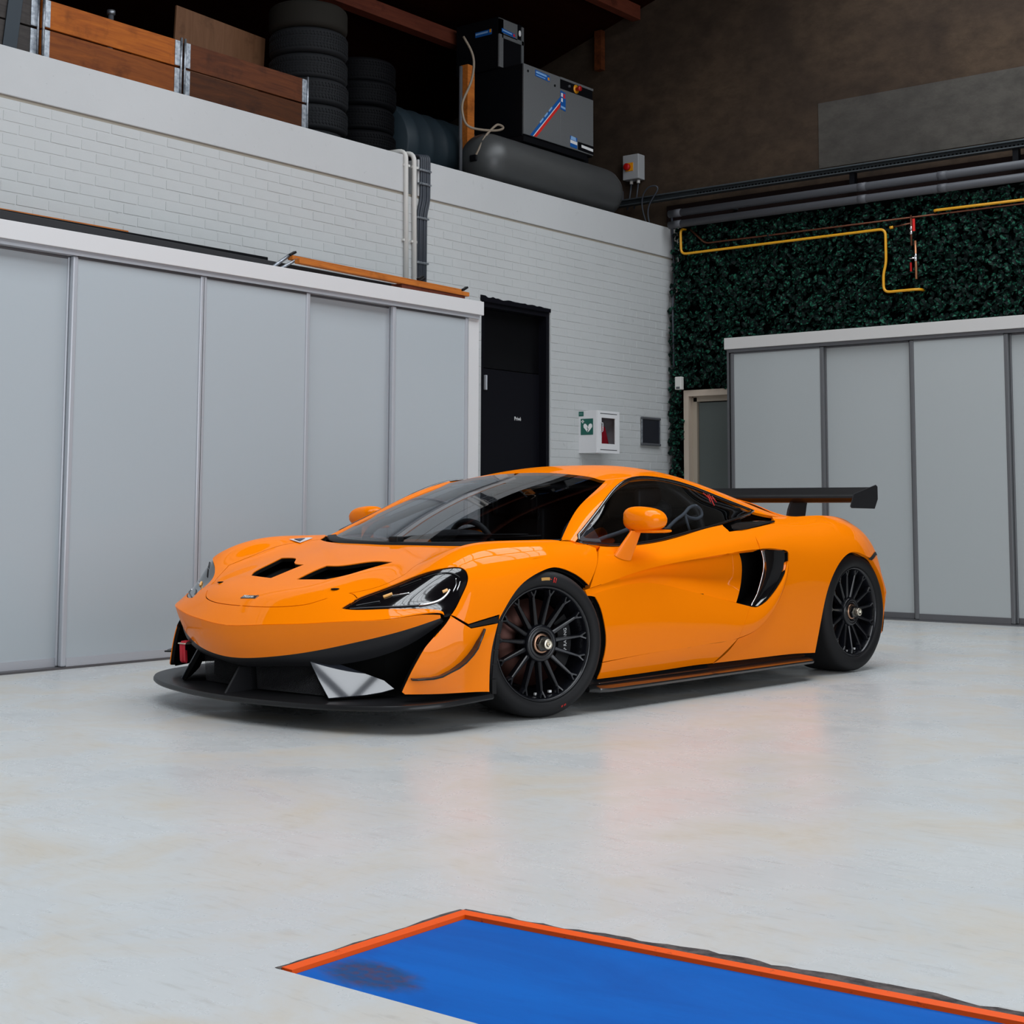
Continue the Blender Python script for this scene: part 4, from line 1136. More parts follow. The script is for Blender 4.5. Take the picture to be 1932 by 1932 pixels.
# red marking on the side window
for pts in ([(1, 0), (1, 1)], [(0, 1), (.9, .55), (2, .6)], [(1.4, 1.1), (1.6, -.4)], [(1.9, 1.0), (2.4, .2)]):
    P_ = [SURF['window'].ev(np.array([[.735 + .026 * a, .70 + .24 * b]]))[0] for a, b in pts]
    tube('window_marking', [(p[0], p[1] + .003, p[2]) for p in P_], .0016, M_RED_INK, PART['side_window'], 6)

# ---------------------------------------------------------------- cockpit
bm = bmesh.new()
plan_prism(bm, [(-.05, .68), (-.02, .3), (-.02, -.3), (-.05, -.68), (-.42, -.74), (-.46, -.3), (-.46, .3), (-.42, .74)], .60, .735)
bmesh.ops.bevel(bm, geom=list(bm.edges), offset=.025, segments=2, affect='EDGES')
bm_obj('dashboard', bm, M_SEAT, car, smooth=True)
V, F = superell((-.40, .0, .765), (.10, .16, .045), 2.6); mesh_obj('instrument_hood', V, F, M_SEAT, car)
V, F = tube_mesh([Vector((-.50, .0, .72)) + Vector((.25 * .13 * math.sin(a), .15 * math.cos(a), .13 * math.sin(a))) for a in np.linspace(0, 2 * PI, 33)[:-1]], .016, 8, True)
sw = mesh_obj('steering_wheel', V, F, M_SEAT, car); box('wheel_centre', (-.495, 0, .72), (.03, .22, .10), M_SEAT, sw, .01)
plate('wheel_screen', [(-.506, -.02, .745), (-.506, .06, .738), (-.506, .055, .765), (-.506, -.015, .775)], .004, M_FABRIC).parent = sw
for y in (.36, -.36):
    bm = bmesh.new()
    add_box(bm, Vector((-1.05, y, .30)), (.5, .46, .14), .04); add_box(bm, Vector((-1.33, y, .62)), (.12, .44, .70), .05, Matrix.Rotation(-.22, 3, 'Y')); add_box(bm, Vector((-1.36, y, .93)), (.12, .30, .16), .04)
    for s in (1, -1): add_box(bm, Vector((-1.27, y + .21 * s, .78)), (.18, .05, .30), .02); add_box(bm, Vector((-1.30, y + .15 * s, .95)), (.2, .04, .14), .015)
    bm_obj('bucket_seat', bm, M_SEAT, car, smooth=True)
cage = []
for s in (1, -1):
    cage.append(tube_mesh(fillet([(-.36, .76 * s, .35), (-.40, .70 * s, .80), (-.98, .50 * s, 1.03), (-1.45, .50 * s, 1.06), (-1.62, .62 * s, .90), (-1.62, .66 * s, .3)], .1), .021, 10))
    cage.append(tube_mesh([(-.42, .80 * s, .45), (-1.60, .70 * s, .62)], .019, 8)); cage.append(tube_mesh([(-1.47, .5 * s, 1.05), (-2.1, .45 * s, .80)], .019, 8))
cage.append(tube_mesh([(-.98, .50, 1.03), (-.98, -.50, 1.03)], .019, 8)); cage.append(tube_mesh([(-1.45, .50, 1.06), (-1.45, -.50, 1.06)], .019, 8)); cage.append(tube_mesh([(-1.60, .62, .88), (-1.60, -.62, .5)], .019, 8))
mesh_obj('roll_cage', *merge(*cage), M_CAGE, car)
bm = bmesh.new(); add_box(bm, Vector((-1.86, 0, .55)), (.06, 1.4, .75), .01); bm_obj('engine_bulkhead', bm, M_DARK, car)
tube('window_net_loop', fillet([(-1.14, .735, .80), (-1.267, .715, .86), (-1.348, .71, .89), (-1.404, .70, .926), (-1.465, .70, .936), (-1.508, .70, .912), (-1.507, .71, .882), (-1.46, .71, .864), (-1.389, .71, .871), (-1.35, .71, .888)], .03, 3), .009, M_FABRIC, car, 8)
tube('window_net_strap', [(-1.352, .71, .888), (-1.362, .72, .84), (-1.374, .73, .79)], .007, M_FABRIC, car, 8)
tube('door_pull', fillet([(-.45, .80, .74), (-.55, .79, .77), (-.72, .78, .80), (-.80, .78, .82)], .05), .010, M_FABRIC, car, 8)
# ================================================================ the hall
# ---- materials
M_FLOOR = mat('painted_floor', (.6, .6, .58), .3)
n = NT(M_FLOOR); v = n.coords('Object')
big = n.noise(n.coords('Object', (.35, .5, 1)), 1.3, 5, .6); mid = n.noise(n.coords('Object', (1, 1, 1), (0, 0, .6)), 2.2, 8, .65, .4); fin = n.noise(n.coords('Object', (1.2, 7, 1), (0, 0, .9)), 6., 8, .7, .3)
spots = n.noise(v, 23, 5, .7)
c = n.mix(n.ramp(big, [(.38, (0, 0, 0)), (.66, (1, 1, 1))]), (.52, .54, .545), (.60, .61, .60))
c = n.mix(n.ramp(mid, [(.46, (0, 0, 0)), (.70, (.8, .8, .8))]), c, (.53, .47, .38))
c = n.mix(n.ramp(fin, [(.54, (0, 0, 0)), (.80, (.6, .6, .6))]), c, (.33, .31, .28))
c = n.mix(n.ramp(spots, [(.69, (0, 0, 0)), (.74, (.55, .55, .55))]), c, (.16, .14, .12))
n.color(c)
n.rough(n.ramp(mid, [(.3, (.20, .20, .20)), (.75, (.42, .42, .42))])); n.bump(fin, .05, .004)
M_FLOOR.node_tree.nodes['Principled BSDF'].inputs['Specular IOR Level'].default_value = .45


def whitewash(name, col, dirt=.5):
    m = mat(name, col, .55); n = NT(m); v = n.coords('Object')
    a = n.noise(v, 1.1, 6, .6); b = n.noise(n.coords('Object', (1, 1, 1)), 9, 8, .7, .5); d = n.noise(n.coords('Object', (1, 1, 2)), 26, 4, .6)
    c = n.mix(n.ramp(a, [(.3, (0, 0, 0)), (.75, (.5, .5, .5))]), col, tuple(q * .86 for q in col))
    c = n.mix(n.ramp(b, [(.62, (0, 0, 0)), (.72, (dirt, dirt, dirt))]), c, tuple(q * .55 for q in col))
    c = n.mix(n.ramp(d, [(.70, (0, 0, 0)), (.73, (dirt, dirt, dirt))]), c, tuple(q * .3 for q in col))
    n.color(c); n.bump(b, .25, .004); return m


M_WHITEWALL = whitewash('whitewashed_brick', (.52, .535, .535), .4)
M_LINTEL = whitewash('whitewashed_concrete', (.53, .54, .545), .3)
M_GROOVE = mat('mortar_groove', (.30, .27, .22), .9)


def plaster(name, c0, c1):
    m = mat(name, c0, .85, spec=.2); n = NT(m); a = n.noise(n.coords('Object', (1, 1, 1)), .9, 7, .62, .5); b = n.noise(n.coords('Object', (1, 1, 1.6)), 4, 8, .7)
    c = n.mix(n.ramp(a, [(.35, (0, 0, 0)), (.7, (1, 1, 1))]), c0, c1); c = n.mix(n.ramp(b, [(.35, (.6, .6, .6)), (.6, (0, 0, 0))]), c, tuple(q * .6 for q in c0)); n.color(c); n.bump(b, .3, .01); return m


M_BROWN = plaster('brown_plaster', (.036, .024, .017), (.070, .046, .029))
M_GREYPATCH = plaster('grey_render', (.058, .053, .047), (.080, .073, .063))
M_ROOFWOOD = mat('dark_roof_boards', (.02, .006, .004), .9, spec=.0); n = NT(M_ROOFWOOD)
g = n.noise(n.coords('Object', (6, .5, 6)), 3, 6, .6); n.color(n.mix(g, (.020, .0045, .002), (.009, .002, .001)))
M_GREYWALL = mat('grey_render_wall', (.22, .22, .215), .8)


def wood(name, c0, c1, scale=(.6, 8, 8), rough=.55):
    m = mat(name, c0, rough, spec=.2); n = NT(m); a = n.noise(n.coords('Object', scale), 3.5, 6, .65, 1.2); b = n.noise(n.coords('Object', (3, 3, 3)), 1.6, 4, .6)
    c = n.mix(n.ramp(a, [(.3, (0, 0, 0)), (.72, (1, 1, 1))]), c0, c1); c = n.mix(n.ramp(b, [(.56, (0, 0, 0)), (.76, (.7, .7, .7))]), c, tuple(q * .35 for q in c1)); n.color(c); n.bump(a, .2, .002); return m


M_CRATE = wood('varnished_crate_wood', (.46, .125, .012), (.25, .058, .008), (8, .7, 8))
M_CRATE_DARK = wood('stained_crate_wood', (.13, .036, .010), (.055, .015, .006), (8, .7, 8))
M_GREYWOOD = wood('weathered_grey_wood', (.065, .056, .052), (.032, .028, .026), (8, .7, 8))
M_PLY = wood('pale_plywood', (.22, .105, .055), (.165, .075, .036), (5, 5, .5))
M_TIMBER = wood('orange_timber', (.56, .18, .030), (.36, .095, .016), (9, .6, 9))
M_PINE = wood('red_timber', (.15, .038, .020), (.085, .020, .011), (6, .6, 6))
M_GALV = mat('galvanised_steel', (.40, .43, .47), .45, metal=.9); n = NT(M_GALV); n.color(n.ramp(n.noise(n.coords('Object'), 40, 3), [(.3, (.22, .25, .29)), (.7, (.55, .58, .62))]))
M_ALU = mat('aluminium_profile', (.50, .52, .56), .35, metal=.25)
M_ALU2 = mat('dark_aluminium_profile', (.14, .142, .15), .35, metal=.3)
M_ALU_DARK = mat('dark_track', (.16, .16, .17), .4, metal=.7)  # darker metal for tracks and rails
M_FASCIA = mat('white_board', (.66, .66, .665), .5)
M_FASCIA_W = mat('cream_white_board', (.56, .545, .53), .5)
M_PANEL = mat('frosted_white_panel', (.44, .485, .515), .22, spec=.55)
M_PANEL2 = mat('frosted_grey_panel', (.40, .425, .43), .18, spec=.6)
M_BLACKDOOR = mat('black_door_paint', (.004, .004, .0065), .5, spec=.12)
M_PVC = mat('white_pvc', (.60, .59, .56), .5)
M_CABLE = mat('grey_cable', (.035, .042, .055), .55)
M_YELLOW = mat('yellow_gas_pipe', (.72, .34, .012), .4)
M_COPPER = mat('copper_pipe', (.16, .06, .035), .4, metal=.8)
M_GREYPIPE = mat('grey_plastic_pipe', (.085, .088, .098), .5, spec=.3)
M_IVY = mat('ivy_leaf', (.004, .03, .016), .55, spec=.12); n = NT(M_IVY)
oi = n.n.new('ShaderNodeTexNoise'); oi.inputs['Scale'].default_value = 42.; n.link(n.coords('Object'), oi.inputs['Vector'])
n.color(n.ramp(oi.outputs['Fac'], [(.3, (.0008, .003, .003)), (.50, (.0012, .007, .006)), (.58, (.003, .026, .016)), (.66, (.018, .12, .073))]))
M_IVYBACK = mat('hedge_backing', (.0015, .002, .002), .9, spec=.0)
M_GREEN = mat('safety_green', (.004, .10, .075), .4)
M_GREYPAINT = mat('grey_machine_paint', (.16, .165, .17), .5); n = NT(M_GREYPAINT)
n.color(n.mix(n.ramp(n.noise(n.coords('Object'), 160, 2), [(.4, (0, 0, 0)), (.7, (1, 1, 1))]), (.12, .126, .13), (.15, .155, .16)))
M_MACHBLACK = mat('black_machine_panel', (.003, .0034, .005), .5, spec=.15)
M_BLUE = mat('label_blue', (.006, .10, .38), .4); M_LBLUE = mat('label_light_blue', (.25, .45, .75), .4)
M_TANK = mat('grey_tank_paint', (.075, .08, .082), .42, metal=.3); n = NT(M_TANK)
n.color(n.mix(n.noise(n.coords('Object', (2, .5, 2)), 3, 6, .65), (.055, .058, .062), (.105, .108, .106)))
M_DRUM = mat('blue_grey_drum', (.017, .029, .038), .5, spec=.3)
M_EYELLOW = mat('warning_yellow', (.75, .30, .006), .4); M_ERED = mat('switch_red', (.42, .006, .006), .35)
M_PLATE = mat('blue_steel_plate', (.0, .115, .43), .5, spec=.06); n = NT(M_PLATE)
a = n.noise(n.coords('Object', (1, 3, 1)), 2.2, 8, .65, .6); b = n.noise(n.coords('Object', (1, 1, 1)), 40, 4, .7)
c = n.mix(n.ramp(a, [(.35, (0, 0, 0)), (.75, (1, 1, 1))]), (.0, .108, .45), (.0, .075, .34)); c = n.mix(n.ramp(b, [(.70, (0, 0, 0)), (.76, (.6, .6, .6))]), c, (.02, .03, .05))
tc = n.n.new('ShaderNodeTexCoord'); sb = n.n.new('ShaderNodeVectorMath'); sb.operation = 'DISTANCE'; sb.inputs[1].default_value = (-.83, -.31, 0)
mp = n.n.new('ShaderNodeMapping'); mp.inputs['Scale'].default_value = (1, 1.5, 0); mp.inputs['Location'].default_value = (0, 0, 0); n.link(tc.outputs['Object'], mp.inputs['Vector']); n.link(mp.outputs['Vector'], sb.inputs[0])
ad = n.n.new('ShaderNodeMath'); ad.operation = 'MULTIPLY_ADD'; n.link(a, ad.inputs[0]); ad.inputs[1].default_value = -.17; n.link(sb.outputs['Value'], ad.inputs[2])
c = n.mix(n.ramp(ad.outputs[0], [(-.0, (.75, .75, .75)), (.06, (.0, .0, .0))]), c, n.mix(n.ramp(b, [(.45, (0, 0, 0)), (.6, (1, 1, 1))]), (.015, .05, .12), (.07, .035, .025))); n.color(c)
M_FRAME = mat('orange_angle_iron', (.72, .095, .004), .45, spec=.2); n = NT(M_FRAME)
n.color(n.mix(n.ramp(n.noise(n.coords('Object'), 28, 6, .7), [(.62, (0, 0, 0)), (.70, (.8, .8, .8))]), (.80, .085, .0015), (.20, .02, .008)))
M_EDGE = mat('broken_floor_edge', (.035, .026, .025), .9); n = NT(M_EDGE); n.color(n.ramp(n.noise(n.coords('Object'), 22, 6, .7), [(.4, (.02, .015, .016)), (.6, (.09, .07, .065))]))

# ---- floor with the pit opening
PA, PB, PC_, PD = Vector((-2.279, 2.673)), Vector((-2.279, 2.109)), Vector((-.30, 2.135)), Vector((-.30, 2.82))
bm = bmesh.new(); fx0, fx1, fy0, fy1 = -8.2, 2.6, -4.6, 12.7
fl = [bm.verts.new((x, y, 0)) for x, y in ((fx0, fy0), (fx1, fy0), (fx1, fy1), (fx0, fy1))]; pit = [bm.verts.new((p.x, p.y, 0)) for p in (PB, PC_, PD, PA)]
for i in range(4): bm.faces.new((fl[i], fl[(i + 1) % 4], pit[(i + 1) % 4], pit[i]))
low = [bm.verts.new((v.co.x, v.co.y, -.08)) for v in pit]
for i in range(4): bm.faces.new((pit[i], pit[(i + 1) % 4], low[(i + 1) % 4], low[i]))
bm.faces.new(low)
bmesh.ops.recalc_face_normals(bm, faces=bm.faces)
FLOOR = struct(bm_obj('floor', bm, M_FLOOR))
# blue pit cover in its orange frame
pitc = empty('pit_cover', (-1.29, 2.42, -.079)); tag(pitc, 'blue steel pit cover sunk flush in the pale floor, orange edged', 'pit cover')
def local(o, p): return Vector(p) - o.location
def poly_slab(name, pts, z0, z1, m, parent):
    bm = bmesh.new(); a = [bm.verts.new(local(parent, (p[0], p[1], z0))) for p in pts]; b = [bm.verts.new(local(parent, (p[0], p[1], z1))) for p in pts]; k = len(pts)
    bm.faces.new(a[::-1]); bm.faces.new(b)
    for i in range(k): bm.faces.new((a[i], a[(i + 1) % k], b[(i + 1) % k], b[i]))
    bmesh.ops.recalc_face_normals(bm, faces=bm.faces); return bm_obj(name, bm, m, parent)
ins = .004
poly_slab('plate', [(PA.x + .035, PA.y - .035), (PB.x + .035, PB.y + .004), (PC_.x - .03, PC_.y + .004), (PD.x - .03, PD.y - .035)], -.076, -.006, M_PLATE, pitc)
poly_slab('frame_bar', [(PA.x + ins, PA.y - ins), (PA.x + .034, PA.y - .034), (PB.x + .034, PB.y + .005), (PB.x + ins, PB.y + .005)], -.076, .003, M_FRAME, pitc)
poly_slab('frame_bar', [(PA.x + ins, PA.y - ins), (PD.x - ins, PD.y - ins), (PD.x - ins, PD.y - .034), (PA.x + .034, PA.y - .034)], -.076, .003, M_FRAME, pitc)
# crumbled concrete edge along the frame
V, F = [], []; k = 0
r_ = random.Random(3)
def crumb(p, q, wmax, step=.03):
    global V, F
    d = (q - p); L = d.length; d.normalize(); nn = Vector((-d.y, d.x)); nst = int(L / step); base = len(V); w = wmax * .4
    for i in range(nst + 1):
        w = min(wmax, max(.004, w + r_.uniform(-.3, .3) * wmax)); c_ = p + d * (L * i / nst)
        V += [(c_.x - nn.x * .006, c_.y - nn.y * .006, .0015), (c_.x + nn.x * w, c_.y + nn.y * w, .0012), (c_.x + nn.x * (w + .003), c_.y + nn.y * (w + .003), -.004)]
    for i in range(nst):
        for j in (0, 1): F.append((base + 3 * i + j, base + 3 * i + 3 + j, base + 3 * i + 4 + j, base + 3 * i + 1 + j))
crumb(PA, PD, .042); crumb(PB, PA, .014)
mesh_obj('floor_edge', V, F, M_EDGE, FLOOR, smooth=False)

# ---- left wall: brickwork, lintel band, black door opening
WX = -7.95
DY0, DY1, DZ = 9.505, 10.457, 2.665
def wall_mesh(rects, t0, t1):
    bm = bmesh.new()
    for y0, y1, z0, z1 in rects: add_box(bm, Vector(((t0 + t1) / 2, (y0 + y1) / 2, (z0 + z1) / 2)), (abs(t1 - t0), y1 - y0, z1 - z0))
    return bm
WL = struct(bm_obj('wall_left', wall_mesh([(-4.6, DY0, 0, 3.38), (DY1, 12.5, 0, 3.38), (DY0, DY1, DZ, 3.38)], WX + .0028, WX - .25), M_WHITEWALL))
bm = bmesh.new()
add_box(bm, Vector((WX - .12, 1.97, 3.553)), (.26, 13.16, .302), .006); a_ = bm_obj('lintel_beam', bm, M_LINTEL, WL)
bm = bmesh.new(); add_box(bm, Vector((WX - .122, 10.60, 3.549)), (.262, 3.80, .300), .006); bm_obj('lintel_beam', bm, M_LINTEL, WL)
box('joint_strip', (WX - .10, 3.95, 3.391), (.196, 17.0, .022), M_GROOVE, WL)
# bricks: nearest ones singly, the rest joined
BL, BH, JT = .214, .062, .010
bricks = []; row = 0; z = .004
while z + BH < 3.382:
    y = 4.2 - (row % 2) * (BL + JT) / 2
    while y < 12.48:
        y0, y1 = max(y, 4.2), min(y + BL, 12.485)
        if y1 - y0 > .03 and (y0 >= 8.70 or z > 2.42):
            if z + BH > .006 and z < DZ + .02 and y1 > DY0 - .01 and y0 < DY1 + .01:
                for a_, b_ in ((y0, min(y1, DY0 - .004)), (max(y0, DY1 + .004), y1)):
                    if b_ - a_ > .03: bricks.append((a_, b_, z, z + BH))
            else: bricks.append((y0, y1, z, z + BH))
        y += BL + JT
    z += BH + JT; row += 1
camp = Vector((0, 0, CAM_Z))
bricks.sort(key=lambda b: (Vector((WX, (b[0] + b[1]) / 2, (b[2] + b[3]) / 2)) - camp).length if (b[2] > 2.5 or (b[0] > 8.9 and b[2] > 1.4)) else 99)
def brick_bm(bm, w, h, c, jit):
    d = .010 + jit
    r = bmesh.ops.create_cube(bm, size=1)
    for v in r['verts']:
        e = .86 if v.co.x > 0 else 1.
        v.co = Vector((c[0] + (v.co.x + .5) * d - .0045, c[1] + v.co.y * (w - (.004 if v.co.x > 0 else 0)), c[2] + v.co.z * (h - (.004 if v.co.x > 0 else 0))))
variants = []
for jit in (-.0022, -.0018, -.0014, -.0008):
    bm = bmesh.new(); brick_bm(bm, BL, BH, (0, 0, 0), jit); me = bpy.data.meshes.new('brick'); bm.to_mesh(me); bm.free(); me.materials.append(M_WHITEWALL); variants.append(me)
for b in bricks[:300]:
    w, h = b[1] - b[0], b[3] - b[2]
    o = bpy.data.objects.new('brick', variants[r_.randrange(4)]); C.objects.link(o); o.parent = WL
    o.location = (WX + .001, (b[0] + b[1]) / 2, (b[2] + b[3]) / 2); o.scale = (1, w / BL, 1)
bm = bmesh.new()
for b in bricks[300:]: brick_bm(bm, b[1] - b[0], b[3] - b[2], (WX + .001, (b[0] + b[1]) / 2, (b[2] + b[3]) / 2), r_.choice((-.0022, -.0018, -.0014, -.0008)))
o = bm_obj('brick_courses', bm, M_WHITEWALL, WL); o['kind'] = 'stuff'

# black door with panel above
struct(box('trim_sky_block', (WX - .16, 9.981, 1.35), (.03, 1.2, 2.7), M_IVYBACK))  # unseen panel added to keep bright sky out of the door seam
d1 = struct(empty('door_1', (WX - .06, (DY0 + DY1) / 2, 0)))
L1 = lambda x, y, z: (x, y - (DY0 + DY1) / 2, z)
box('door_frame', L1(-.02, DY0 + .022, DZ / 2), (.14, .044, DZ), M_BLACKDOOR, d1); box('door_frame', L1(-.02, DY1 - .022, DZ / 2), (.14, .044, DZ), M_BLACKDOOR, d1); box('door_frame', L1(-.02, 9.981, DZ - .03), (.14, .864, .06), M_BLACKDOOR, d1)
box('door_leaf', L1(-.05, 9.981, 1.05), (.05, .86, 2.09), M_BLACKDOOR, d1, .002)
box('upper_panel', L1(-.055, 9.981, 2.352), (.04, .86, .50), mat('black_upper_panel', (.0022, .0022, .003), .4, spec=.15), d1, .002)
hd = box('door_handle', L1(-.010, 9.652, 1.975), (.025, .022, .125), M_ALU, d1, .004)
text_mesh('door_lettering', 'Privé', .046, M_WHITE_INK, d1, frame(L1(-.0235, 10.105, 1.69), (0, 1, 0), (0, 0, 1)), .001)
# crumbly plaster line on top of the door
V, F = [], []
for k in range(30):
    y = DY0 - .02 + (DY1 - DY0 + .02) * k / 29; h = .012 + .02 * r_.random() * (1 - k / 40)
    V += [(WX + .008, y, DZ - .02), (WX + .009, y, DZ + h), (WX - .01, y, DZ + h)]
F = [(3 * k + j, 3 * k + 3 + j, 3 * k + 4 + j, 3 * k + 1 + j) for k in range(29) for j in (0, 1)]
mesh_obj('plaster_edge', V, F, M_BLACKDOOR, WL, smooth=False)

# ---- back wall
WB = struct(box('wall_back', (-4.2, 12.63, 3.9), (14.2, .25, 7.8), M_BROWN))
o = box('render_patch', (-3.9, 12.503, 4.40), (4.9, .012, .62), M_GREYPATCH, WB)
box('lower_render', (-5.3, 12.502, 1.05), (5.3, .012, 2.1), mat('dark_lower_wall', (.02, .02, .02), .9), WB)
# walls behind and right of the camera
struct(bm_obj('wall_right', wall_mesh([(-4.6, -1.2, 0, 7.6), (6.4, 12.6, 0, 7.6), (-1.2, 6.4, 3.75, 7.6)], 2.6, 2.85), M_GREYWALL)); struct(box('wall_front', (-3.2, -4.72, 3.8), (12.1, .25, 7.6), M_GREYWALL))
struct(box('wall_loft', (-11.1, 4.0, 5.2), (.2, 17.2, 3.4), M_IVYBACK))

# ---- mezzanine floor and roof
struct(box('trim_loft_floor', (-9.55, 4.0, 3.60), (2.9, 16.9, .20), mat('loft_boards', (.03, .025, .022), .9)))
SL = .30
def roof_z(x): return 6.06 + SL * (x + 8.3) if x < -3.4 else 7.53 - SL * (x + 3.4)
ceil = struct(empty('ceiling', (0, 0, 0)))
def slab(name, x0, x1, y0, y1, m, t=.08, parent=None):
    bm = bmesh.new(); v = [bm.verts.new((x, y, roof_z(x) + h)) for h in (0, t) for x, y in ((x0, y0), (x1, y0), (x1, y1), (x0, y1))]
    for f in ((3, 2, 1, 0), (4, 5, 6, 7), (0, 1, 5, 4), (1, 2, 6, 5), (2, 3, 7, 6), (3, 0, 4, 7)): bm.faces.new([v[i] for i in f])
    return bm_obj(name, bm, m, parent)
SKY = [(-5.7, -3.55), (-3.25, -1.1)]; SKY_Y = [(-2.0, 5.2), (5.8, 12.2)]
xs = [-11.2, -8.3, SKY[0][0], SKY[0][1], -3.4, SKY[1][0], SKY[1][1], 2.85]
for x0, x1 in zip(xs[:-1], xs[1:]):
    sky = (x0, x1) in SKY
    if not sky: slab('roof_deck', x0, x1, -4.85, 12.75, M_ROOFWOOD, parent=ceil)
    else:
        ys = [-4.85, SKY_Y[0][0], SKY_Y[0][1], SKY_Y[1][0], SKY_Y[1][1], 12.75]
        for i in (0, 2, 4): slab('roof_deck', x0, x1, ys[i], ys[i + 1], M_ROOFWOOD, parent=ceil)
# glazing bars of the rooflights
M_BAR = mat('rooflight_bar', (.05, .055, .06), .6)
for (x0, x1) in SKY:
    for (y0, y1) in SKY_Y:
        bars = []
        nb = int(round((y1 - y0) / .83))
        for k in range(nb + 1):
            y = y0 + (y1 - y0) * k / nb; bars.append(tube_mesh([(x0, y, roof_z(x0) + .03), (x1, y, roof_z(x1) + .03)], .042, 4))
        for k in range(1, 4):
            x = x0 + (x1 - x0) * k / 4; bars.append(tube_mesh([(x, y0, roof_z(x) + .05), (x, y1, roof_z(x) + .05)], .035, 4))
        mesh_obj('glazing_bars', *merge(*bars), M_BAR, ceil, smooth=False)
# purlins under the loft roof
struct(box('trim_purlin', (-8.36, 4.0, 5.99), (.10, 16.9, .16), M_PINE)); struct(box('trim_beam', (-9.25, 4.0, 5.42), (.12, 13.9, .14), M_PINE))
struct(box('trim_post', (-8.80, 12.42, 5.67), (.085, .07, .42), M_CRATE_DARK))

# ---- left sliding-door wardrobe
def wardrobe(root, axis, a0, a1, divs, front, z_top, mp, mf, depth=.56):
    """axis 'y': doors look along +x;  axis 'x': doors look along -y"""
    def bx(name, a, b, d0, d1, z0, z1, m, parent=root, bev=0.):
        if axis == 'y': c_, s_ = ((front + (d0 + d1) / 2), (a + b) / 2, (z0 + z1) / 2), (abs(d1 - d0), b - a, z1 - z0)
        else: c_, s_ = ((a + b) / 2, front - (d0 + d1) / 2, (z0 + z1) / 2), (b - a, abs(d1 - d0), z1 - z0)
        c_ = tuple(p - q for p, q in zip(c_, root.location)); return box(name, c_, s_, m, parent, bev)
    bx('top_fascia', a0, a1, -depth, .012, z_top - .105, z_top, mf, bev=.003)
    bx('top_track', a0 + .03, a1 - .03, -.10, -.005, z_top - .135, z_top - .106, M_ALU_DARK if mp is M_PANEL2 else M_ALU)
    bx('floor_track', a0 + .03, a1 - .03, -.10, -.012, 0.0, .012, M_ALU_DARK)
    bx('back_panel', a0 + .02, a1 - .02, -depth + .005, -depth + .025, .0, z_top - .106, mf)
    for a, b, tr in divs:
        d = -.018 if tr == 0 else -.062
        bm = bmesh.new()
        pn = bx('door_panel', a + .012, b - .012, d - .022, d - .010, .05, z_top - .142, mp)
        for e in (a, b - .036): bx('door_stile', e, e + .036, d - .034, d, .013, z_top - .137, M_ALU if mp is M_PANEL else M_ALU2, pn, .008).location -= Vector((0, 0, 0))
        bx('bottom_rail', a + .036, b - .036, d - .030, d - .003, .013, .062, M_ALU if mp is M_PANEL else M_ALU_DARK, pn)
        bx('top_rail', a + .036, b - .036, d - .030, d - .003, z_top - .150, z_top - .137, M_ALU_DARK, pn)
    return bx
w1 = empty('wardrobe', (-7.64, 6.52, 0)); tag(w1, 'long white wardrobe with five sliding doors along the white brick wall', 'wardrobe')
bx = wardrobe(w1, 'y', 4.26, 8.785, [(4.22, 5.13, 1), (5.10, 6.075, 0), (6.055, 6.985, 0), (6.965, 7.84, 1), (7.80, 8.64, 0)], -7.33, 2.503, M_PANEL, M_FASCIA)
bx('end_panel', 8.652, 8.775, -.535, -.03, 0, 2.397, M_FASCIA); bx('end_panel', 4.235, 4.26, -.535, -.03, 0, 2.397, M_FASCIA)
w2 = empty('wardrobe', (-5.0, 12.09, 0)); tag(w2, 'white wardrobe with grey sliding doors below the ivy wall', 'wardrobe')
bx = wardrobe(w2, 'x', -7.03, -2.6, [(-6.985, -6.045, 0), (-6.075, -5.235, 1), (-5.245, -4.40, 0), (-4.425, -3.55, 1), (-3.58, -2.66, 0)], 11.9, 2.487, M_PANEL2, M_FASCIA_W, .38)
bx('end_panel', -7.02, -6.998, -.375, -.02, 0, 2.38, M_ALU_DARK)

# ---- timber and boards lying on the left wardrobe
def tbar(name, p, q, w, h, m, label, cat, group=None, rt=0.):
    p, q = Vector(p), Vector(q); d = q - p; o = empty(name) if 0 else None
    bm = bmesh.new(); add_box(bm, Vector((0, 0, 0)), (w, d.length, h), .003)
    o = bm_obj(name, bm, m); o.location = (p + q) / 2
    o.rotation_euler = d.to_track_quat('Y', 'Z').to_euler(); tag(o, label, cat, group); return o
tbar('timber_batten', (-7.50, 6.93, 2.618), (-7.50, 8.70, 2.592), .05, .03, M_TIMBER, 'orange timber batten on top of the left wardrobe, nearer the wall', 'batten')
tbar('timber_batten', (-7.42, 6.92, 2.585), (-7.42, 8.70, 2.558), .05, .032, M_TIMBER, 'orange timber batten on top of the left wardrobe, nearer its front edge', 'batten')
tbar('timber_batten', (-7.46, 7.95, 2.540), (-7.46, 8.66, 2.524), .11, .034, M_PINE, 'short dark red timber under the orange battens on the wardrobe', 'batten')
brk = empty('roof_bracket', (-7.55, 6.93, 2.503)); tag(brk, 'small grey metal bracket holding the battens at their near end on the wardrobe', 'bracket')
tube('bracket_arm', [(-.02, -.16, .0), (.04, .0, .13)], .012, M_GALV, brk, 6); tube('bracket_arm', [(.03, -.13, .0), (.10, .02, .10)], .010, M_GALV, brk, 6)
for i, (x, y, z) in enumerate(((.05, .02, .145), (.07, 1.30, .135), (.05, 1.34, .125), (.08, 1.80, .11))):
    box('hook', (x, y, z), (.03, .06, .016), M_BLACK, brk, .003, Matrix.Rotation(.5, 3, 'X'))
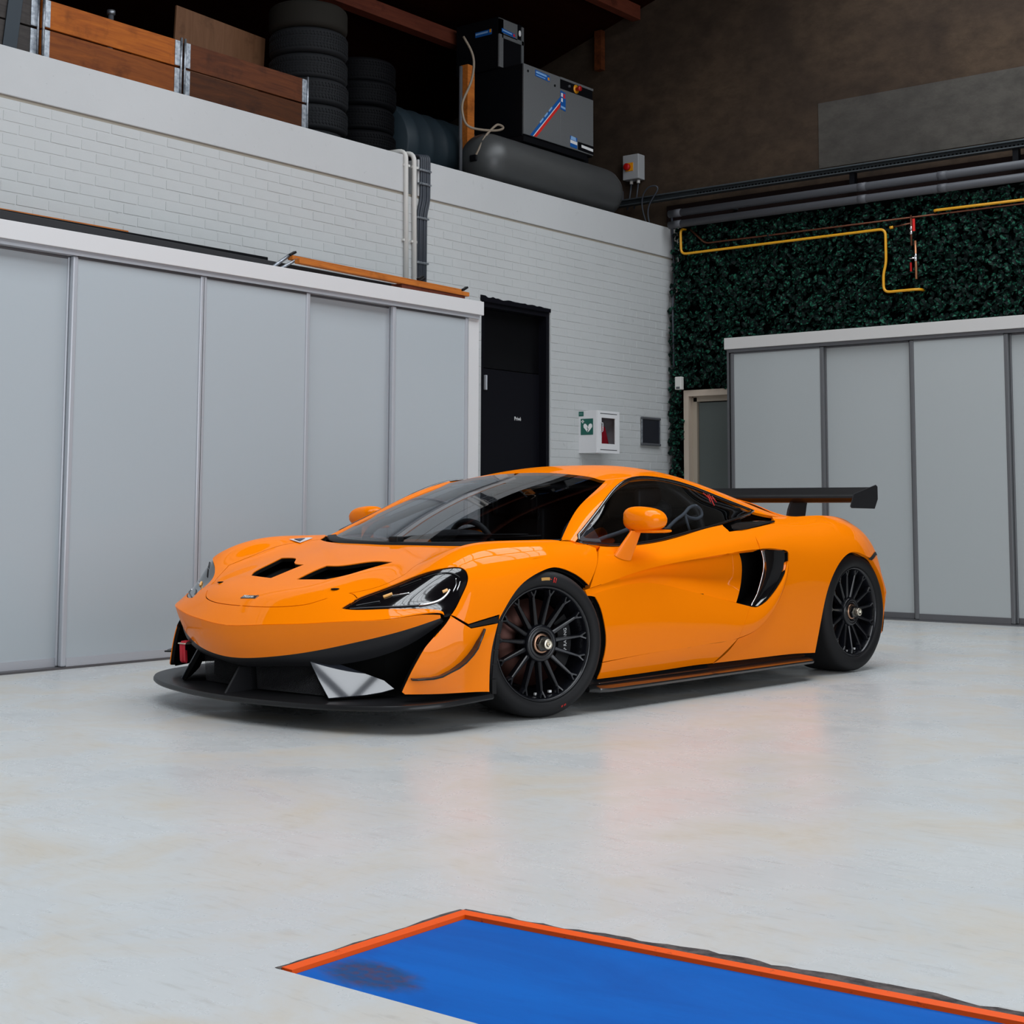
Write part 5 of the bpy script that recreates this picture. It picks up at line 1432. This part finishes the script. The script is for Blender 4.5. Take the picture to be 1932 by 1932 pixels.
tbar('dark_board', (-7.64, 4.3, 2.585), (-7.64, 8.60, 2.545), .16, .05, mat('dark_board_paint', (.012, .012, .014), .6), 'long black board lying along the top of the left wardrobe', 'board')
tbar('thin_slat', (-7.86, 4.3, 2.672), (-7.86, 5.85, 2.672), .03, .02, M_TIMBER, 'thin orange slat against the brick wall above the left wardrobe', 'slat')
tbar('dark_plank', (-7.85, 4.3, 2.592), (-7.85, 7.0, 2.586), .10, .15, M_MACHBLACK, 'black plank standing between the wardrobe top and brick wall', 'plank')

# ---- cables and conduits down the left wall
for y, lab in ((8.548, 'white conduit pipe on the brick wall, left of the pair'), (8.645, 'white conduit pipe on the brick wall, beside the grey cables')):
    o = tube('conduit_pipe', fillet([(WX - .20, y - .05, 3.735), (WX + .022, y - .01, 3.735), (WX + .022, y + .012, 2.52)], .07), .020, M_PVC, None, 10); tag(o, lab, 'conduit', 'white conduits')
    for z in (3.62, 3.02): box('pipe_clip', (WX + .016, y + .004, z), (.02, .07, .018), M_PVC, o)
cb = empty('cable_bundle', (WX + .02, 8.77, 2.52)); tag(cb, 'bundle of dark grey cables strapped down the white brick wall', 'cables')
for k in range(5):
    y0 = -.048 + .024 * k
    tube('cable', fillet([(-.25, y0 - .02, 1.225), (.0, y0, 1.215 + .004 * k), (.006 * (k % 2), y0 + .0, .85), (.006 * (k % 2), y0 - .035, .74), (.0, y0 - .035, 0)], .05), .0115, M_CABLE, cb, 8)
for z in (1.09, .98, .70, .34): box('cable_clip', (.006, -.012 if z > .8 else -.036, z), (.034, .135, .016), M_GALV, cb, .002)

# ---- first aid cabinet and notice frame on the left wall
M_CAB = mat('white_cabinet', (.70, .70, .71), .4)
ad = empty('defibrillator_cabinet', (WX, 11.055, 1.417)); tag(ad, 'white wall cabinet with green heart sign, window and red case inside', 'cabinet')
bm = bmesh.new()
for c_, s_ in (((.006, 0, .19), (.012, .345, .38)), ((.1, -.172, .19), (.2, .006, .38)), ((.1, .172, .19), (.2, .006, .38)), ((.1, 0, .003), (.2, .345, .006)), ((.1, 0, .377), (.2, .345, .006))): add_box(bm, Vector(c_), s_, .001)
bm_obj('cabinet_body', bm, M_CAB, ad)
bm = bmesh.new()
for c_, s_ in (((.203, -.140, .19), (.012, .065, .38)), ((.203, .140, .19), (.012, .065, .38)), ((.203, 0, .042), (.012, .22, .085)), ((.203, 0, .348), (.012, .22, .064))): add_box(bm, Vector(c_), s_, .002)
dr = bm_obj('cabinet_door', bm, M_CAB, ad)
mesh_obj('window_pane', [(.200, -.11, .083), (.200, .11, .083), (.200, .11, .317), (.200, -.11, .317)], [(0, 1, 2, 3)], glass_mat('cabinet_glass', (.6, .6, .62)), dr)
tube('handle', fillet([(.210, -.122, .19), (.232, -.122, .19), (.232, -.122, .27), (.210, -.122, .27)], .012), .004, M_CHROME, dr, 8)
for z in (.03, .355): box('trim_line', (.2095, 0, z), (.003, .26, .006), M_GREYPIPE, dr)
lin = box('inner_lining', (.02, 0, .19), (.006, .32, .36), mat('grey_lining', (.14, .13, .14), .7), ad)
bm = bmesh.new(); add_box(bm, Vector((.12, -.03, .125)), (.09, .19, .22), .03, Matrix.Rotation(.35, 3, 'X')); bm_obj('red_case', bm, M_RED, ad, smooth=True)
sg = box('sign_plate', (.095, -.1762, .235), (.135, .003, .145), M_GREEN, ad)
def flat(name, pts, m, parent, y=-.1784):
    bm = bmesh.new(); v = [bm.verts.new((x, y, z)) for x, z in pts]; bm.faces.new(v); bmesh.ops.recalc_face_normals(bm, faces=bm.faces); return bm_obj(name, bm, m, parent)
hc = (.105, .225)
left = [(-.0, -.042), (-.045, .005), (-.047, .024), (-.036, .038), (-.020, .036), (-.008, .024), (.001, .012), (-.010, -.002), (.002, -.012), (-.006, -.026)]
rightp = [(.006, -.040), (.050, .006), (.050, .026), (.038, .038), (.022, .036), (.010, .026), (.006, .014), (-.002, .000), (.010, -.010), (.004, -.024)]
flat('heart_half', [(hc[0] + a, hc[1] + b) for a, b in left], M_WHITE_INK, sg, -.0023 - 0.0); flat('heart_half', [(hc[0] + a, hc[1] + b) for a, b in rightp], M_WHITE_INK, sg)
for o in sg.children:
    for v_ in o.data.vertices: v_.co.y = -.0024 - .1762
cr_ = [(.046, .288)]
bm = bmesh.new(); add_box(bm, Vector((.050, -.1784, .283)), (.030, .001, .010)); add_box(bm, Vector((.050, -.1784, .283)), (.010, .001, .030)); bm_obj('cross', bm, M_WHITE_INK, sg)
box('corner_plate', (.030, -.1765, .352), (.055, .003, .042), M_GREEN, ad)
text_mesh('corner_lettering', 'AED', .020, mat('pale_green_ink', (.15, .30, .28), .5), ad, frame((.030, -.1785, .352), (1, 0, 0), (0, 0, 1)), .0004)
nf = empty('notice_frame', (WX + .02, 12.026, 1.66)); tag(nf, 'empty dark notice frame with clamp rails beside the ivy edge', 'frame')
box('back_sheet', (0, 0, 0), (.008, .30, .25), mat('dark_sheet', (.012, .014, .022), .4), nf)
for z in (.125, -.125): box('clamp_rail', (.004, 0, z), (.02, .335, .024), M_GREYPIPE, nf, .008)
for y in (-.152, .152): box('side_edge', (.003, y, 0), (.012, .008, .25), M_GALV, nf)

# ---- back wall door, beam, pipes
d2 = struct(empty('door_2', (-7.2, 12.47, 0)))
M_CREAM = mat('cream_paint', (.50, .415, .335), .5)
box('door_frame', (-.545, -.05, 1.035), (.055, .10, 2.07), M_CREAM, d2); box('door_frame', (-.17, -.05, 2.04), (.695, .10, .06), M_CREAM, d2)
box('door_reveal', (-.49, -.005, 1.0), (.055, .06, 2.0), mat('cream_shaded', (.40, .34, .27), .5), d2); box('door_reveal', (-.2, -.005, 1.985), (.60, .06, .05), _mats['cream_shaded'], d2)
box('door_leaf', (-.10, .005, .975), (.70, .04, 1.95), mat('grey_green_door', (.085, .10, .095), .5), d2)
bx_ = empty('steel_beam', (-5.6, 12.36, 3.98)); tag(bx_, 'perforated steel channel running along the brown back wall above the grey pipes', 'beam')
box('beam_web', (.0, .03, .022), (7.0, .02, .05), M_GALV if 0 else mat('dull_steel', (.055, .066, .073), .55, metal=.3), bx_); MDS = _mats['dull_steel']
box('beam_flange', (0, .0, .05), (7.0, .08, .012), MDS, bx_); box('beam_flange', (0, .0, -.004), (7.0, .08, .010), MDS, bx_)
bm = bmesh.new()
for k in range(150): add_box(bm, Vector((-2.0 + k * .036, .017, .022)), (.014, .006, .014))
o = bm_obj('slots', bm, M_DARK, bx_); o['kind'] = 'stuff'
for x in (-.35, 1.15): box('beam_hanger', (x, .02, -.07), (.05, .06, .13), M_MACHBLACK, bx_)
struct(box('trim_back_board', (-5.45, 12.47, 3.845), (5.1, .06, .17), mat('red_brown_board', (.010, .005, .0045), .8, spec=.1)))
for z, lab in ((3.805, 'upper of the two grey pipes along the back wall over the ivy'), (3.695, 'lower of the two grey pipes along the back wall over the ivy')):
    o = empty('grey_pipe', (-5.3, 12.27, z)); tag(o, lab, 'pipe', 'grey wall pipes')
    tube('pipe_run', [(-2.56, 0, 0), (3.4, 0, 0)], .037, M_GREYPIPE, o, 16)
    for x in (-2.5, -.55, .2): tube('pipe_collar', [(x, 0, 0), (x + .08, 0, 0)], .040, M_GREYPIPE, o, 16)
    box('pipe_bracket', (-1.9, .10, 0), (.03, .20, .02), MDS, o); box('pipe_bracket', (1.2, .10, 0), (.03, .20, .02), MDS, o)
def pipe(name, pts, r, m, label, cat, rad=.06, n=10, group=None):
    o = tube(name, fillet(pts, rad), r, m, None, n); tag(o, label, cat, group); return o
IV = 12.30
pipe('gas_pipe', [(-7.76, 12.42, 3.66), (-7.75, IV, 3.65), (-7.745, IV, 3.40), (-5.612, IV, 3.405), (-5.612, IV, 3.10), (-5.64, IV, 3.0), (-5.64, IV, 2.838), (-5.31, IV, 2.838), (-5.30, 12.42, 2.838)], .0122, M_YELLOW, 'yellow gas pipe with a stepped drop on the ivy wall', 'pipe')
pipe('gas_pipe', [(-5.16, 12.42, 3.515), (-5.16, IV, 3.515), (-2.6, IV, 3.50)], .0122, M_YELLOW, 'short yellow gas pipe at the upper right of the ivy', 'pipe', .03)
pipe('copper_pipe', [(-7.66, 12.34, 3.64), (-7.49, 12.33, 3.485), (-2.6, 12.33, 3.485)], .009, M_COPPER, 'thin brown copper pipe running above the yellow gas pipe', 'pipe', .05)
vt = empty('valve_pipe', (-5.34, 12.31, 2.9)); tag(vt, 'vertical copper pipe with a red tag and silver valves on the ivy', 'pipe')
tube('riser', [(-.035, 0, .60), (-.035, 0, .33)], .010, M_COPPER, vt); tube('riser', [(.0, 0, .37), (.004, 0, .03)], .011, mat('bright_copper', (.55, .24, .12), .35, metal=.8), vt)
for z, x in ((.47, -.035), (.43, -.035), (.22, .002), (.19, .002)): tube('valve_body', [(x, 0, z), (x, 0, z + .035)], .015, M_CHROME, vt)
tube('valve_lever', [(.0, -.02, .215), (-.05, -.02, .215)], .008, M_CHROME, vt); box('red_tag', (-.005, -.012, .51), (.022, .006, .11), M_RED_INK, vt); box('red_lever', (-.04, -.01, .14), (.014, .008, .08), M_ERED, vt)
tube('feed', [(-.035, 0, .53), (-.20, 0, .515)], .008, M_COPPER, vt); tube('feed_tap', [(-.20, -.01, .512), (-.23, -.01, .510)], .013, M_YELLOW, vt)
for x, z in ((-7.4, 3.43), (-6.0, 3.47), (-5.9, 3.44)): pass
wc = empty('wall_cable', (-7.83, 12.42, 2.2)); tag(wc, 'white and grey cables down the corner beside the ivy', 'cables')
tube('cable', [(-.06, .0, 1.48), (-.05, .02, 1.15), (-.06, .02, .85)], .012, M_PVC, wc, 8); tube('cable', [(-.015, -.02, 1.50), (-.02, .0, 1.12), (-.03, -.03, .9)], .011, M_PVC, wc, 8); tube('cable', [(-.09, -.01, 1.6), (-.075, .0, 1.1), (-.03, -.10, .7), (-.02, -.10, .1)], .010, M_CABLE, wc, 8)
sx_ = empty('junction_box', (-7.757, 12.27, 2.133)); tag(sx_, 'small white box above the cream door frame by the ivy', 'box'); box('box_body', (0, 0, 0), (.072, .05, .125), M_PVC, sx_, .006); box('box_label', (0, -.026, -.045), (.04, .003, .02), M_GREYPIPE, sx_)

# ---- artificial ivy hedge
ivy = empty('ivy_hedge', (-5.4, 12.45, 2.1)); tag(ivy, 'dark green artificial ivy hedge covering the back wall', 'hedge')
Lc = lambda x, y, z: (x + 5.4, y - 12.45, z - 2.1)
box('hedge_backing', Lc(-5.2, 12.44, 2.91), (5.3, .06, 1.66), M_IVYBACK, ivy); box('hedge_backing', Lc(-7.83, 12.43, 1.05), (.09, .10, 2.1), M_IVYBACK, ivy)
def leaf_cloud(name, boxes, count):
    V, F = [], []
    g = np.random.default_rng(11)
    tot = sum((b[1] - b[0]) * (b[5] - b[4]) for b in boxes)
    for b in boxes:
        k = int(count * (b[1] - b[0]) * (b[5] - b[4]) / tot)
        for _ in range(k):
            c_ = Vector((g.uniform(b[0], b[1]), g.uniform(b[2], b[3]), g.uniform(b[4], b[5]))); s_ = g.uniform(.022, .040)
            rot = Matrix.Rotation(g.uniform(-.9, .9), 3, 'Z') @ Matrix.Rotation(g.uniform(-1.1, .4), 3, 'X') @ Matrix.Rotation(g.uniform(-.9, .9), 3, 'Y')
            q = len(V)
            for p in ((0, 0, -1.2), (.85, .1, -.35), (.55, .12, .75), (0, -.12, .95), (-.55, .12, .75), (-.85, .1, -.35), (0, -.18, 0)): V.append(c_ + rot @ (Vector(p) * s_))
            F += [(q + 6, q + i, q + (i + 1) % 6) for i in range(6)]
    V = [Lc(*p) for p in V]
    o = mesh_obj(name, V, F, M_IVY, ivy, smooth=False); o['kind'] = 'stuff'
leaf_cloud('ivy_leaves', [(-7.88, -3.2, 12.33, 12.41, 2.09, 3.66), (-7.90, -7.78, 12.33, 12.40, .02, 2.12), (-7.905, -7.83, 12.30, 12.38, .02, 3.15)], 7800)

# ================================================================ on the loft
LZ = 3.70
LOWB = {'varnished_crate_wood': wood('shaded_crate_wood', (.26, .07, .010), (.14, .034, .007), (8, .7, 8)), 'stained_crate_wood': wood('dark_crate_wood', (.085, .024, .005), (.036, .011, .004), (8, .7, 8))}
def crate(loc, length, depth, m, label, nb=2):
    r = empty('pallet_crate', loc); tag(r, label, 'crate', None)
    for s in (-1, 1):
        for k in range(nb):
            z = .19 + .195 * k - .19 * (nb - 2)
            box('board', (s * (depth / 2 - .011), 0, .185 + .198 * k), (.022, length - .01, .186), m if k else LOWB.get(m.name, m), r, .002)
            box('end_board', (0, s * (length / 2 - .012), .185 + .198 * k), (depth - .05, .022, .186), m, r, .002)
    for s in (-1, 1):
        for e in (-1, 1):
            for k in range(nb): box('hinge_strap', (s * (depth / 2 + .002), e * (length / 2 - .025), .185 + .198 * k), (.008, .045, .18), M_GALV, r, .002)
            tube('hinge_pin', [(s * (depth / 2 + .008), e * (length / 2 + .004), .10), (s * (depth / 2 + .008), e * (length / 2 + .004), .10 + .198 * nb)], .009, M_GALV, r, 6)
    for y in (-length * .4, 0, length * .4): box('pallet_runner', (0, y, .045), (depth, .10, .09), M_GREYWOOD, r)
    return r
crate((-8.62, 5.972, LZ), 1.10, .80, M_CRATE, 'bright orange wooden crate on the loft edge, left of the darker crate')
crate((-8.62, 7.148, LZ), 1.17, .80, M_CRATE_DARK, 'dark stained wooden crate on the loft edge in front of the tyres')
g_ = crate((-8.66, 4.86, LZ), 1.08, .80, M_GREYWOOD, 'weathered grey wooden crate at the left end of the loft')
bm = bmesh.new(); add_box(bm, Vector((.408, .36, .28)), (.010, .10, .46), .002, Matrix.Rotation(-.10, 3, 'X')); bm_obj('metal_strap', bm, mat('dark_strap_steel', (.035, .045, .055), .5, metal=.5), g_)
# plywood sheet standing behind the crates
bm = bmesh.new(); add_box(bm, Vector((0, 0, .5)), (.018, .91, 1.12), .001, Matrix.Rotation(-.04, 3, 'X'))
o = bm_obj('plywood_sheet', bm, M_PLY); o.location = (-9.06, 7.57, LZ); tag(o, 'pale plywood sheet standing upright behind the dark crate', 'board')
jk = empty('floor_jack', (-8.75, 6.2, LZ)); tag(jk, 'small dark metal rod end sticking up behind the orange crate', 'tool')
tube('jack_post', [(0, .12, 0), (0, .12, .72)], .02, M_GREYPIPE, jk, 10); tube('jack_knob', [(0, .12, .72), (0, .12, .75)], .03, M_GALV, jk, 12)

def tyre_obj(R, w, treads, m):
    r = empty('car_tyre', (0, 0, 0))
    prof = [(R * .66, .0), (R * .70, .002), (R * .80, .0), (R * .92, .004), (R * .975, .02), (R * .995, .035)]
    zs = np.linspace(.045, w - .045, 25)
    for z in zs:
        g_ = treads and (abs(((z - .045) / (w - .09)) * 5 % 1 - .5) > .40)
        prof.append((R - (.007 if g_ else 0), float(z)))
    prof += [(R * .995, w - .035), (R * .975, w - .02), (R * .92, w - .004), (R * .80, w), (R * .70, w - .002), (R * .66, w)]
    V, F = lathe_mesh(prof, 56, 'z'); mesh_obj('tyre_body', V, F, m, r)
    if treads:
        bm = bmesh.new()
        for k in range(70):
            a = 2 * PI * k / 70
            for zz, tw in ((.055, .35), (w / 2, -.3), (w - .055, .35)):
                add_box(bm, Vector((R * math.cos(a), R * math.sin(a), zz)), (.006, .007, .036), 0, Matrix.Rotation(a, 3, 'Z') @ Matrix.Rotation(tw, 3, 'X'))
        o = bm_obj('tread_blocks', bm, m, r); o['kind'] = 'stuff'
    return r
M_TY1 = mat('dusty_rubber', (.013, .014, .016), .75, spec=.2); M_TY2 = mat('worn_brown_rubber', (.016, .014, .011), .85, spec=.2); M_TY3 = mat('black_rubber', (.0028, .003, .004), .7, spec=.12)
proto = tyre_obj(.315, .205, True, M_TY1)
place = ['at the bottom', 'second from the bottom', 'third from the bottom', 'third from the top', 'just under the worn top tyre']
for k in range(5):
    t = proto if k == 0 else copy_tree(proto)
    t.location = (-8.72 + .012 * (k % 3 - 1), 8.22 + .01 * (k % 2), LZ + .2065 * k); t.rotation_euler = (0, 0, .7 * k)
    tag(t, 'ribbed tyre ' + place[k] + ' in the tall stack by the crates', 'tyre', 'tall tyre stack')
t = tyre_obj(.318, .215, False, M_TY2); t.location = (-8.72, 8.21, LZ + 1.033); tag(t, 'worn smooth tyre on top of the tall stack by the crates', 'tyre', 'tall tyre stack')
proto = tyre_obj(.30, .215, True, M_TY3)
place = ['at the bottom of', 'second from the bottom of', 'in the middle of', 'with a white paper label in', 'on top of']
for k in range(5):
    t = proto if k == 0 else copy_tree(proto)
    t.location = (-9.03 + .02 * (k % 2) - (.0 if k < 4 else .02), 9.13 + (.03 if k == 4 else 0), LZ + .2165 * k); t.rotation_euler = (0, 0, .5 * k)
    tag(t, 'black tyre ' + place[k] + ' the darker rear stack', 'tyre', 'dark tyre stack')
    if k == 3:
        a = -.05; box('paper_label', (.302 * math.cos(a), .302 * math.sin(a), .12), (.004, .075, .055), M_WHITE_INK, t, rot=Matrix.Rotation(a, 3, 'Z')).parent = t
# ribbed drum lying behind
dr_ = empty('steel_drum', (-9.15, 9.98, LZ)); tag(dr_, 'blue grey ribbed steel drum lying on its side behind the tyres', 'drum')
V, F = lathe_mesh([(0, -.53), (.39, -.53), (.40, -.515), (.40, -.42), (.408, -.40), (.40, -.38), (.40, -.22), (.408, -.20), (.40, -.18), (.40, -.02), (.408, 0), (.40, .02), (.40, .20), (.408, .22), (.40, .24), (.40, .515), (.39, .53), (0, .53)], 48)
o = mesh_obj('drum_shell', V, F, M_DRUM, dr_); o.location = (0, 0, .42)
for y in (-.4, .4): box('cradle', (0, y, .03), (.5, .08, .06), M_GREYWOOD, dr_)

# compressor on its air tank
cp_ = empty('air_compressor', (-8.35, 10.9, LZ)); tag(cp_, 'grey and black air compressor cabinet on a long grey air tank at the loft edge', 'compressor')
V, F = lathe_mesh([(0, -1.06), (.08, -1.052), (.16, -1.02), (.215, -.97), (.243, -.90), (.248, -.85), (.248, .85), (.243, .90), (.215, .97), (.16, 1.02), (.08, 1.052), (0, 1.06)], 48)
o = mesh_obj('air_tank', V, F, M_TANK, cp_); o.location = (0, 0, .29)
for y in (-.65, .65): box('tank_foot', (0, y, .03), (.30, .08, .06), M_MACHBLACK, cp_)
box('mount_rail', (-.02, .0, .555), (.30, .98, .05), M_MACHBLACK, cp_); box('mount_rail', (-.30, .15, .585), (.62, 1.06, .05), M_MACHBLACK, cp_)
cab = box('machine_cabinet', (-.355, .18, .96), (.75, 1.10, .68), M_MACHBLACK, cp_, .006)
fr = box('front_panel', (.028, -.09, .965), (.018, .555, .66), M_GREYPAINT, cp_, .003); box('front_panel', (.028, .457, .91), (.018, .535, .55), M_GREYPAINT, cp_, .003); box('front_panel', (.028, .457, 1.287), (.018, .535, .022), M_GREYPAINT, cp_)
ctl = box('control_panel', (.026, .455, 1.23), (.016, .52, .10), M_MACHBLACK, cp_)
V, F = lathe_mesh([(0, 0), (.042, 0), (.042, .006), (0, .006)], 24, 'x'); o = mesh_obj('button_ring', V, F, M_EYELLOW, ctl); o.location = (.035, .44, 1.232)
V, F = lathe_mesh([(0, 0), (.018, 0), (.018, .03), (.026, .034), (.024, .05), (0, .052)], 24, 'x'); o = mesh_obj('stop_button', V, F, M_ERED, ctl); o.location = (.041, .44, 1.232)
V, F = lathe_mesh([(0, 0), (.014, 0), (.012, .02), (0, .02)], 16, 'x'); o = mesh_obj('gauge', V, F, M_GREYPIPE, ctl); o.location = (.035, .32, 1.232)
def quad(name, pts, x, m, parent):
    bm = bmesh.new(); v = [bm.verts.new((x, y, z)) for y, z in pts]; bm.faces.new(v); w = [bm.verts.new((x - .003, y, z)) for y, z in pts]; bm.faces.new(w[::-1])
    for i in range(len(pts)): bm.faces.new((v[i], v[i - 1], w[i - 1], w[i]))
    bmesh.ops.recalc_face_normals(bm, faces=bm.faces); return bm_obj(name, bm, m, parent)
lb = quad('maker_label', [(-.20, 1.215), (.02, 1.205), (.02, 1.265), (-.20, 1.275)], .0395, M_BLUE, fr)
quad('label_text', [(-.19, 1.246), (-.03, 1.240), (-.03, 1.258), (-.19, 1.264)], .0405, M_LBLUE, lb); quad('label_text', [(-.19, 1.224), (-.05, 1.218), (-.05, 1.226), (-.19, 1.232)], .0405, M_LBLUE, lb); quad('label_emblem', [(-.012, 1.216), (.014, 1.216), (.014, 1.244), (-.012, 1.244)], .0405, M_EYELLOW, lb)
quad('stripe', [(-.275, .64), (-.235, .64), (.185, 1.055), (.185, 1.10)], .0395, M_BLUE, fr); quad('stripe', [(-.235, .64), (-.222, .64), (.185, 1.043), (.185, 1.055)], .0395, M_WHITE_INK, fr); quad('stripe', [(-.222, .64), (-.18, .64), (.185, 1.005), (.185, 1.043)], .0395, M_RED_INK, fr)
for a, b in ((.30, .42), (.47, .58), (.63, .74)):
    y0, z0, y1, z1 = -.25 + .42 * a, .66 + .42 * a, -.25 + .42 * b, .66 + .42 * b; quad('stripe_text', [(y0, z0 - .006), (y1, z1 - .006), (y1 - .010, z1 + .006), (y0 - .010, z0 + .006)], .0405, M_LBLUE, fr)
qd = quad('info_sticker', [(.19, .985), (.27, .975), (.27, 1.155), (.19, 1.165)], .0395, M_BLUE, fr)
for y, z in ((.21, 1.125), (.21, 1.075)): quad('pictogram', [(y - .012, z - .016), (y + .014, z - .018), (y + .014, z + .018), (y - .012, z + .018)], .0405, M_WHITE_INK, qd)
quad('pictogram', [(.235, 1.10), (.262, 1.098), (.262, 1.14), (.235, 1.142)], .0405, M_RED_INK, qd); quad('sticker_text', [(.195, 1.0), (.265, .992), (.265, 1.012), (.195, 1.02)], .0405, M_LBLUE, qd)
bl = quad('badge_plate', [(.47, .648), (.725, .642), (.725, .725), (.47, .725)], .0395, M_MACHBLACK, fr); quad('badge_text', [(.525, .678), (.715, .670), (.715, .697), (.525, .705)], .0405, M_WHITE_INK, bl)
sq = quad('square_sticker', [(.345, .655), (.455, .650), (.455, .755), (.345, .76)], .0395, M_BLUE, fr); quad('sticker_text', [(.345, .69), (.455, .685), (.455, .715), (.345, .72)], .0405, M_WHITE_INK, sq); quad('sticker_top', [(.35, .725), (.44, .72), (.43, .755), (.36, .76)], .0405, M_LBLUE, sq)
for y, z in ((-.31, 1.235), (.10, 1.19)):
    V, F = lathe_mesh([(0, 0), (.012, 0), (.012, .004), (0, .004)], 16, 'x'); o = mesh_obj('panel_lock', V, F, M_MACHBLACK, fr); o.location = (.037, y, z)
box('valve_block', (.02, -1.02, .28), (.08, .10, .06), M_MACHBLACK, cp_, .01); box('drain_valve', (.02, 1.12, .38), (.07, .14, .05), M_GREYPIPE, cp_, .006)
# dryer box standing on the compressor
ds = empty('air_dryer', (-8.86, 10.695, LZ + 1.302)); tag(ds, 'smaller grey and black dryer box standing on top of the compressor', 'dryer')
box('dryer_body', (0, 0, .245), (.52, .37, .49), M_MACHBLACK, ds, .006)
box('front_frame', (.264, -.155, .24), (.014, .06, .46), M_GREYPAINT, ds); box('front_frame', (.264, .168, .24), (.014, .03, .46), M_GREYPAINT, ds); box('front_frame', (.264, -.05, .40), (.014, .27, .15), M_GREYPAINT, ds); box('front_frame', (.264, .02, .315), (.014, .33, .04), M_GREYPAINT, ds)
V, F = superell((.272, .12, .40), (.008, .018, .03), 2.2, 14, 8); mesh_obj('dial', V, F, M_WHITE_INK, ds)
l2 = quad('dryer_label', [(-.15, .345), (.05, .335), (.05, .375), (-.15, .385)], .2725, M_BLUE, ds); quad('label_text', [(-.14, .362), (.0, .355), (.0, .368), (-.14, .375)], .2735, M_LBLUE, l2); quad('label_emblem', [(.02, .345), (.045, .345), (.045, .37), (.02, .37)], .2735, M_RED_INK, l2)
l3 = box('dryer_label', (.08, -.1865, .36), (.20, .003, .05), M_BLUE, ds); box('label_text', (.06, -.1885, .365), (.15, .002, .016), M_LBLUE, l3); box('label_emblem', (.165, -.1885, .37), (.022, .002, .03), M_EYELLOW, l3)
# post, pipe and hoses left of the compressor
o = box('timber_post', (-8.64, 10.12, LZ + .615), (.082, .097, 1.23), M_TIMBER); tag(o, 'upright orange timber post on the loft beside the compressor', 'post')
o = tube('riser_pipe', [(-8.46, 9.82, LZ), (-8.46, 9.82, LZ + .45), (-8.46, 9.815, LZ + .46), (-8.46, 9.815, LZ + 1.12)], .016, M_GREYPIPE, None, 10); tag(o, 'thin dark upright pipe left of the orange timber post', 'pipe')
hs = [(-8.42, 9.80, 5.08), (-8.36, 9.85, 4.93), (-8.35, 9.86, 4.79), (-8.35, 9.81, 4.63), (-8.35, 9.72, 4.47), (-8.33, 9.69, 4.35), (-8.31, 9.71, 4.26), (-8.28, 9.78, 4.225), (-8.27, 9.95, 4.24), (-8.27, 10.1, 4.27), (-8.27, 10.18, 4.31), (-8.27, 10.12, 4.325), (-8.27, 10.05, 4.29), (-8.27, 9.93, 4.18), (-8.28, 9.86, 4.06), (-8.31, 9.84, 3.99)]
t_ = np.linspace(0, 15, 80)
o = tube('air_hose', spl_eval(np.arange(16.), np.array(hs), t_).tolist(), .011, mat('beige_hose', (.25, .20, .15), .6), None, 8); tag(o, 'beige air hose looping down beside the compressor tank', 'hose')
# isolator switch on the back wall
sw_ = empty('isolator_switch', (-8.392, 12.44, 4.375)); tag(sw_, 'grey isolator box with red and yellow switch on the back wall', 'switch')
box('switch_box', (0, 0, 0), (.19, .12, .255), M_CAB if 0 else mat('light_grey_box', (.35, .36, .37), .5), sw_, .006); box('switch_plate', (-.012, -.063, .0), (.09, .006, .085), M_EYELLOW, sw_)
V, F = lathe_mesh([(0, 0), (.036, 0), (.036, -.03), (.030, -.036), (0, -.036)], 24); o = mesh_obj('rotary_knob', V, F, M_ERED, sw_); o.location = (-.03, -.066, .0)
for x in (-.03, .055): tube('cable_gland', [(x, 0, -.13), (x, 0, -.165)], .018, M_PVC, sw_); tube('cable', [(x, 0, -.165), (x - .02, .0, -.30), (x - .06, .01, -.42)], .009, M_CABLE, sw_, 6)
sm = empty('junction_box', (-8.62, 12.45, 4.10)); tag(sm, 'small dark junction box on the back wall under the isolator switch', 'box'); box('box_body', (.02, 0, 0), (.10, .09, .13), M_GREYPIPE, sm, .006); box('box_gland', (-.06, -.02, .02), (.05, .05, .04), M_PVC, sm, .01)
cbl = tube('loose_cable', spl_eval(np.arange(6.), np.array([(-8.16, 12.36, 3.70), (-8.20, 12.30, 3.95), (-8.10, 12.26, 4.10), (-8.0, 12.28, 4.08), (-8.12, 12.30, 3.92), (-8.12, 12.34, 3.70)]), np.linspace(0, 5, 40)).tolist(), .008, M_CABLE, None, 6); tag(cbl, 'dark loose cable looped over the end of the steel beam', 'cable')
